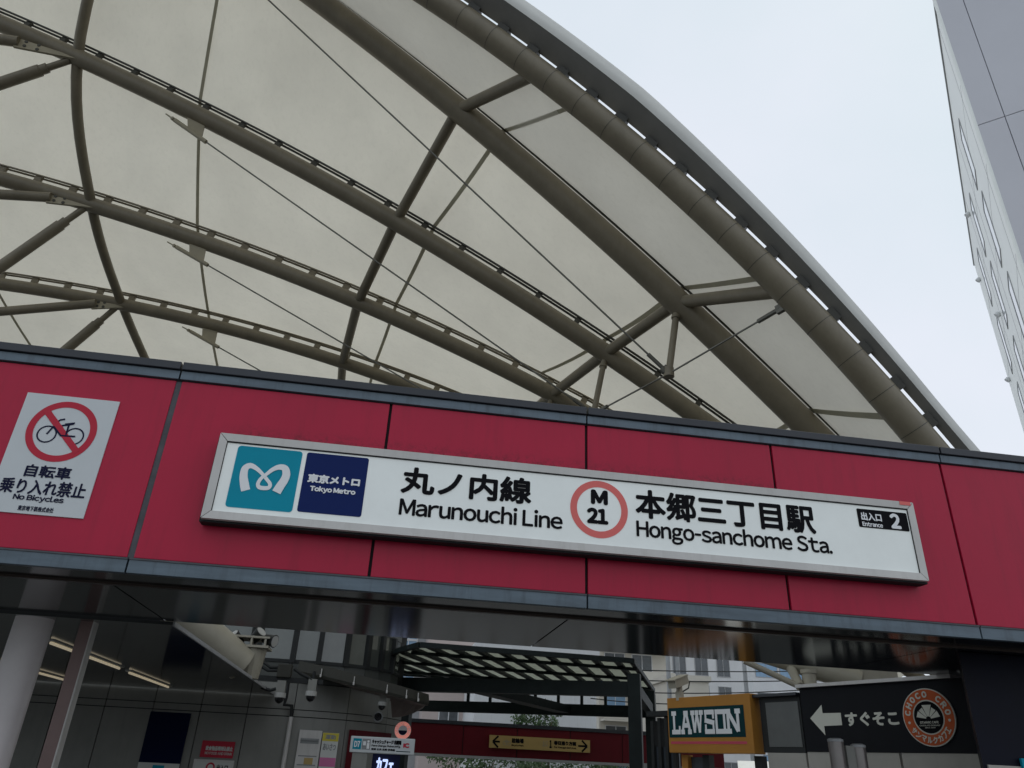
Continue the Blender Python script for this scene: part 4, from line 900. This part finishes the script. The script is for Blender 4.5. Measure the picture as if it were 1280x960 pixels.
q = MB(); q.bar(Q0+e2*0.14+Z_*zk(2.76), Q0+e2*3.3+Z_*zk(2.64), 0.16, 0.22); q.build('beam', M['steelgreen'], pv)
q = MB(); q.bar(Q0-e1*2.5*KS+e2*0.1+Z_*zk(2.70), Q0-e1*1.6*KS+e2*2.52*KS+Z_*zk(2.6), 0.36, 0.18); q.build('beam', M['steelgreen'], pv)
for k in range(8):
    p = Q0+e2*2.6*KS-e1*(0.5+0.6*k); q = MB(); q.bar(p+Z_*(zk(2.60)+0.132), p+Z_*(zk(2.60)+0.34), 0.07, 0.07, up=e1); q.build('stub_post', M['steelgreen'], pv)
q = MB(); q.bar(Q0+e2*2.75*KS-e1*4.6*KS+Z_*(zk(2.60)+0.39), Q0+e2*2.75*KS+Z_*(zk(2.60)+0.39), 0.5, 0.05); q.build('rear_gutter', M['bgrey'], pv)
rz = zk(3.12)
c_fr = at_z(790,826,rz); c_fl = at_z(525,806,rz); c_l = at_z(496,814,rz); c_br = at_z(820,868,rz)
c_br = c_fr + (c_br-c_fr)*0.85
c_bl = c_fl + (c_br-c_fr) - X_*3.4
for P_ in (c_fr,c_fl,c_l,c_br,c_bl): P_.z = rz
ro_ = [c_fl, c_fr, c_br, c_bl]
q = MB()
for a, b in ((c_fl,c_fr),(c_fr,c_br),(c_br,c_bl),(c_bl,c_l),(c_l,c_fl)): q.bar(a, b, 0.10, 0.095)
q.build('roof_edge', M['steelgreen'], pv)
q = MB(); q.face([c_l, c_fl, c_fr, c_br, c_bl]); [None]
q.v = [(x, y, z+0.04) for x, y, z in q.v]; q.build('roof_sheet', M['poly'], pv)
q = MB(); nsl = 9
stp = (c_fr-c_fl)/nsl; dv = c_br-c_fr; ln = c_bl-c_l
for i in range(-7, nsl):
    a = c_fl+stp*(i+0.3); t0 = 0.01
    while t0 < 1:
        p = a+dv*t0
        if p.x > c_l.x+ln.x*(p.y-c_l.y)/ln.y+0.1: break
        t0 += 0.01
    if t0 < 0.95: q.bar(a+dv*t0-Z_*0.01, a+dv*0.99-Z_*0.01, 0.12, 0.06)
q.build('roof_slats', M['steelgreen'], pv)
q = MB()
for t in (0.13, 0.45, 0.80):
    a = c_fl.lerp(c_bl, t); b = c_fr.lerp(c_br, t); q.bar(a-Z_*0.07, b-Z_*0.07, 0.09, 0.06)
q.build('purlin', M['steelgreen'], pv)
q = MB(); p = Q0; a = c_br+Vector((0.02,-0.02,-0.1)); q.tube([a, a-Z_*0.1, Vector((a.x,a.y,ground_h(a.y)))], 0.035, 8); q.build('downpipe', M['bgrey'], pv)

# ================================================================ REAR RED BEAM AND ITS SIGN
RY = 24.0
rb = thing('rear_beam', 'dark red panelled beam spanning the far side of the plaza', 'beam', (3,RY,0))
za, zb = at_y(700,913,RY).z, at_y(700,951,RY).z
rx = [-2.2] + [-0.7+1.6*i for i in range(8)]
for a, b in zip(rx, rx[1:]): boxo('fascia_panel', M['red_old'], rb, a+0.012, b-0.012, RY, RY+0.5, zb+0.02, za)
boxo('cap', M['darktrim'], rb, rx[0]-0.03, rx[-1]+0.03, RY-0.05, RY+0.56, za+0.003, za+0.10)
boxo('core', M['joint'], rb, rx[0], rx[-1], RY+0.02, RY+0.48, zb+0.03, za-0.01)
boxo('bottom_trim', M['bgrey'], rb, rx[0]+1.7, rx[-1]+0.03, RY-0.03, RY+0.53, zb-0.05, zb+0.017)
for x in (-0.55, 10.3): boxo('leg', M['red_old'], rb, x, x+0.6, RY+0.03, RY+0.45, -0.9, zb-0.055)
ys_ = thing('direction_sign', 'ochre direction sign with arrows at both ends on the rear red beam', 'sign', at_y(675,930,RY))
SYY = RY-0.12
a = at_y(612.5,920,SYY); b = at_y(737.5,924,SYY); c_ = at_y(737,939.5,SYY); d_ = at_y(612.5,936,SYY)
yx0, yx1, yz0, yz1 = a.x, b.x, (c_.z+d_.z)/2, (a.z+b.z)/2
boxo('board', M['yellow'], ys_, yx0, yx1, SYY, RY-0.002, yz0, yz1)
gx = lambda u: yx0+(yx1-yx0)*u; gz = lambda v: yz0+(yz1-yz0)*v
Yt = SYY-0.004
for (u0, u1) in ((0.10,0.03),(0.88,0.97)):
    q = MB(); s_ = 1 if u1 > u0 else -1
    q.stroke([(gx(u0),Yt,gz(.5)),(gx(u1),Yt,gz(.5))], 0.05, NF); tip = Vector((gx(u1),Yt-0.002,gz(.5)))
    q.stroke([tip-Vector((s_*0.16,0,-0.15)), tip], 0.05, NF); q.stroke([tip-Vector((s_*0.16,0,0.15))-Vector((0,0.001,0)), tip-Vector((0,0.001,0))], 0.05, NF)
    q.build('arrow', M['inkblack'], ys_)
q = MB(); put_text(q, '駐輪場', (0,Yt,0), X_, Z_, gx(.215), gx(.335), gz(.45), gz(.85), NF, 0.008); put_text(q, 'Bicycle Park', (0,Yt,0), X_, Z_, gx(.215), gx(.335), gz(.18), gz(.36), NF, 0.003)
put_text(q, '1', (0,Yt,0), X_, Z_, gx(.59), gx(.615), gz(.2), gz(.85), NF, 0.015); put_text(q, '春日通り方面', (0,Yt,0), X_, Z_, gx(.635), gx(.86), gz(.48), gz(.82), NF, 0.008); put_text(q, 'for Kasuga-dori Ave.', (0,Yt,0), X_, Z_, gx(.635), gx(.86), gz(.2), gz(.38), NF, 0.003)
q.build('lettering', M['inkblack'], ys_)
q = MB(); put_text(q, '出入口', (0,Yt,0), X_, Z_, gx(.525), gx(.57), gz(.3), gz(.8), NF); 
for cx in (.15,.185): q.ring((gx(cx),Yt,gz(.42)), X_, Z_, 0.05, 0.06, 20)
q.stroke([(gx(.15),Yt-0.001,gz(.42)),(gx(.165),Yt-0.001,gz(.7)),(gx(.185),Yt-0.001,gz(.42))], 0.015, NF); q.build('pictogram', M['inkgrey'], ys_)

# ================================================================ BACKGROUND BUILDINGS
def facade(name, label, x0, x1, Y, z1, m, floor_h, bay_w, wz=(0.3,0.85), wx=(0.15,0.85), glass='darkglass', depth=8, z0=-0.9, balcony=None, zstart=2.0):
    t = thing(name, label, 'building', ((x0+x1)/2,Y,z0))
    q = MB(); q.box(x0, x1, Y, Y+depth, z0, z1); wl = q.build('wall', m, t)
    q = MB(); q.box(x0-0.15, x1+0.15, Y-0.15, Y+depth+0.15, z1+0.005, z1+0.35); q.build('parapet', m, t)
    z = zstart
    while z+floor_h*wz[1] < z1:
        x = x0+0.2
        while x+bay_w <= x1:
            a, b = x+bay_w*wx[0], x+bay_w*wx[1]; c0, c1 = z+floor_h*wz[0], z+floor_h*wz[1]
            q = MB(); fwd = 0.06
            q.box(a-fwd, b+fwd, Y-0.05, Y-0.003, c0-fwd, c0); q.box(a-fwd, b+fwd, Y-0.05, Y-0.003, c1, c1+fwd); q.box(a-fwd, a, Y-0.05, Y-0.003, c0+0.002, c1-0.002); q.box(b, b+fwd, Y-0.05, Y-0.003, c0+0.002, c1-0.002); q.box((a+b)/2-0.025, (a+b)/2+0.025, Y-0.045, Y-0.003, c0+0.002, c1-0.002)
            fr = q.build('window', M['bwhite'] if m is not M['bwhite'] else M['bgrey'], t)
            q = MB(); q.face([(a+0.002,Y-0.02,c0+0.002),(b-0.002,Y-0.02,c0+0.002),(b-0.002,Y-0.02,c1-0.002),(a+0.002,Y-0.02,c1-0.002)]); q.build('pane', M[glass] if random.random() > 0.25 else M['blue_curtain'], fr)
            x += bay_w
        if balcony:
            q = MB(); q.box(x0+0.1, x1-0.1, Y-balcony, Y-0.06, z-0.1, z+0.04); q.box(x0+0.1, x1-0.1, Y-balcony, Y-balcony+0.08, z+0.045, z+0.95); q.build('balcony', m, t)
        z += floor_h
    return t
Yb = 44.0
xa = lambda px, Y: at_y(px, 830, Y).x
zt_ = lambda py, Y: at_y(660, py, Y).z
facade('glass_office', 'pale blue glazed office block far behind the shelter, leftmost of the background', xa(470,46), xa(532,46), 46, 16, M['bgrey'], 1.5, 1.0, (0.05,0.97), (0.04,0.98), 'blue_curtain')
facade('pink_building', 'pink tiled building behind the shelter between glass office and white block', xa(533,43), xa(600,43), 43, 14.0, M['bpink'], 3.0, 2.4, (0.35,0.75), (0.3,0.7))
facade('white_block', 'plain white low block behind the rear red beam', xa(596,38), xa(745,38), 38, zt_(806,38)-0.4, M['bwhite'], 3.4, 6.0, (0.5,0.62), (0.42,0.55), zstart=0.2)
def zrow(py, Y, fh, wz, n=6): return at_y(900, py, Y).z-fh*(wz[0]+wz[1])/2-n*fh
facade('cream_apartments', 'cream apartment block with stepped balconies left above the amber sign', xa(748,62), xa(838,62), 62, 24, M['bcream'], 2.7, 2.3, (0.30,0.85), (0.15,0.85), balcony=1.2, zstart=zrow(838,62,2.7,(0.3,0.85),4))
facade('ivory_building', 'narrow ivory house with dark window behind the box camera', xa(838,50), xa(884,50), 50, zt_(838,50), M['bcream'], 3.0, 1.6, (0.3,0.7), (0.2,0.8), zstart=zrow(862,50,3.0,(0.3,0.7),2))
facade('pale_tower_block', 'pale grey-blue block with dark windows rising behind the box camera', xa(832,72), xa(928,72), 72, 28, M['bwhite'], 3.2, 2.2, (0.15,0.85), (0.25,0.80), zstart=zrow(830,72,3.2,(0.15,0.85),5))
facade('white_apartments', 'white apartment building with ribbon windows behind the black sign wall', xa(930,88), xa(1085,88), 86, 30, M['bwhite'], 3.2, 3.0, (0.34,0.80), (0.06,0.94), zstart=zrow(834,86,3.2,(0.34,0.80),5))
for px in (836, 848, 932):
    t = thing('utility_pole', {836:'dark utility pole left of the box camera, nearest the shelter',848:'thin dark pole directly behind the box camera',932:'dark utility pole in front of the white apartment building'}[px], 'pole', at_y(px,850,32), 'utility poles behind the plaza')
    p = at_y(px,850,32); q = MB(); q.tube([(p.x,32,-0.9),(p.x,32,11)], [0.10,0.08], 12); q.build('shaft', M['bgrey'], t, smooth=True)
    q = MB(); q.bar((p.x-0.6,32,9.6),(p.x+0.6,32,9.6),0.08,0.08); q.build('crossarm', M['bgrey'], t)
for i, (a, b, lab) in enumerate((((795,838),(1010,838),'highest of the overhead wires across the apartments'),((800,851),(1000,850),'second overhead wire from the top across the apartments'),((800,866),(960,864),'third overhead wire from the top, level with the box camera'),((800,879),(900,878),'lowest overhead wire, running behind the amber sign'))):
    p0, p1 = at_y(*a, 31.5), at_y(*b, 31.5); d = p1-p0; p0 = p0-d*0.6; p1 = p1+d*0.8
    q = MB(); pts = []
    for k in range(17):
        t = k/16; p = p0.lerp(p1, t); p.z -= 0.25*4*t*(1-t)-0.2; pts.append(p)
    q.tube(pts, 0.022, 6); o = q.build('overhead_wire', M['frame_dark']); tag(o, lab, 'wire', 'overhead wires behind the plaza')
def tree(x, y, h, r, label):
    g = ground_h(y); t = thing('street_tree', label, 'tree', (x,y,g), 'street trees beyond the rear beam')
    q = MB(); q.tube([(x,y,g),(x+0.05,y,g+h*0.3),(x,y+0.05,g+h*0.7)], [0.14,0.10,0.04], 10)
    for k in range(6):
        a = random.uniform(0,6.28); z = g+h*random.uniform(0.35,0.6); q.tube([(x,y,z),(x+math.cos(a)*r*0.7,y+math.sin(a)*r*0.7,z+h*0.22)], [0.05,0.015], 6)
    q.build('trunk', M['bark'], t, smooth=True)
    q = MB(); cl_ = [(Vector((random.gauss(0,0.45)*r, random.gauss(0,0.45)*r, random.uniform(-0.42,0.42)*h*0.62)), random.uniform(0.25,0.5)*r) for _ in range(22)]
    for c0, rad in cl_:
        for _ in range(70):
            v = Vector((random.gauss(0,1),random.gauss(0,1),random.gauss(0,1))).normalized()*rad*random.uniform(0.5,1)
            p = Vector((x,y,g+h*0.66))+c0+v; u = Vector((random.gauss(0,1),random.gauss(0,1),random.gauss(0,1))).normalized(); w_ = u.orthogonal().normalized(); s_ = random.uniform(0.05,0.11)
            q.face([p-u*s_, p+w_*s_*0.5, p+u*s_, p-w_*s_*0.5])
    q.build('crown', M['leaf'], t)
for px, y, h, lab in ((565,33,3.6,'leftmost street tree under the rear red beam'),(608,34,3.4,'street tree under the rear beam, second from the left'),(672,33,3.7,'bushy street tree under the direction sign'),(725,34,3.6,'street tree under the right arrow of the direction sign'),(765,33,3.5,'rightmost street tree beside the shelter posts')):
    tree(at_y(px,955,y).x, y, h, 1.25, lab)
for px, y, lab in ((655,36.5,'small tree rising above the rear beam near its middle'),(680,36,'small leafy tree above the rear beam right of the shelter brace')):
    tree(at_y(px,905,y).x, y, 5.5, 0.8, lab)
ps = thing('prohibition_sign', 'blue-grey board with a red ring low beside the shelter post', 'sign', at_y(816,960,22))
a = at_y(804,954,22.5); b = at_y(838,956,22.5); boxo('board', M['bgrey'], ps, a.x, b.x, 22.5, 22.55, 0.6, a.z)
c0 = at_y(821,962,22.48); q = MB(); q.ring((c0.x,22.48,c0.z), X_, Z_, 0.17, 0.25, 32); q.stroke([(c0.x-0.13,22.478,c0.z+0.13),(c0.x+0.13,22.478,c0.z-0.13)], 0.06, NF); q.build('red_ring', M['inkred'], ps)
boxo('post', M['bgrey'], ps, (a.x+b.x)/2-0.03, (a.x+b.x)/2+0.03, 22.56, 22.62, -0.9, 1.2)
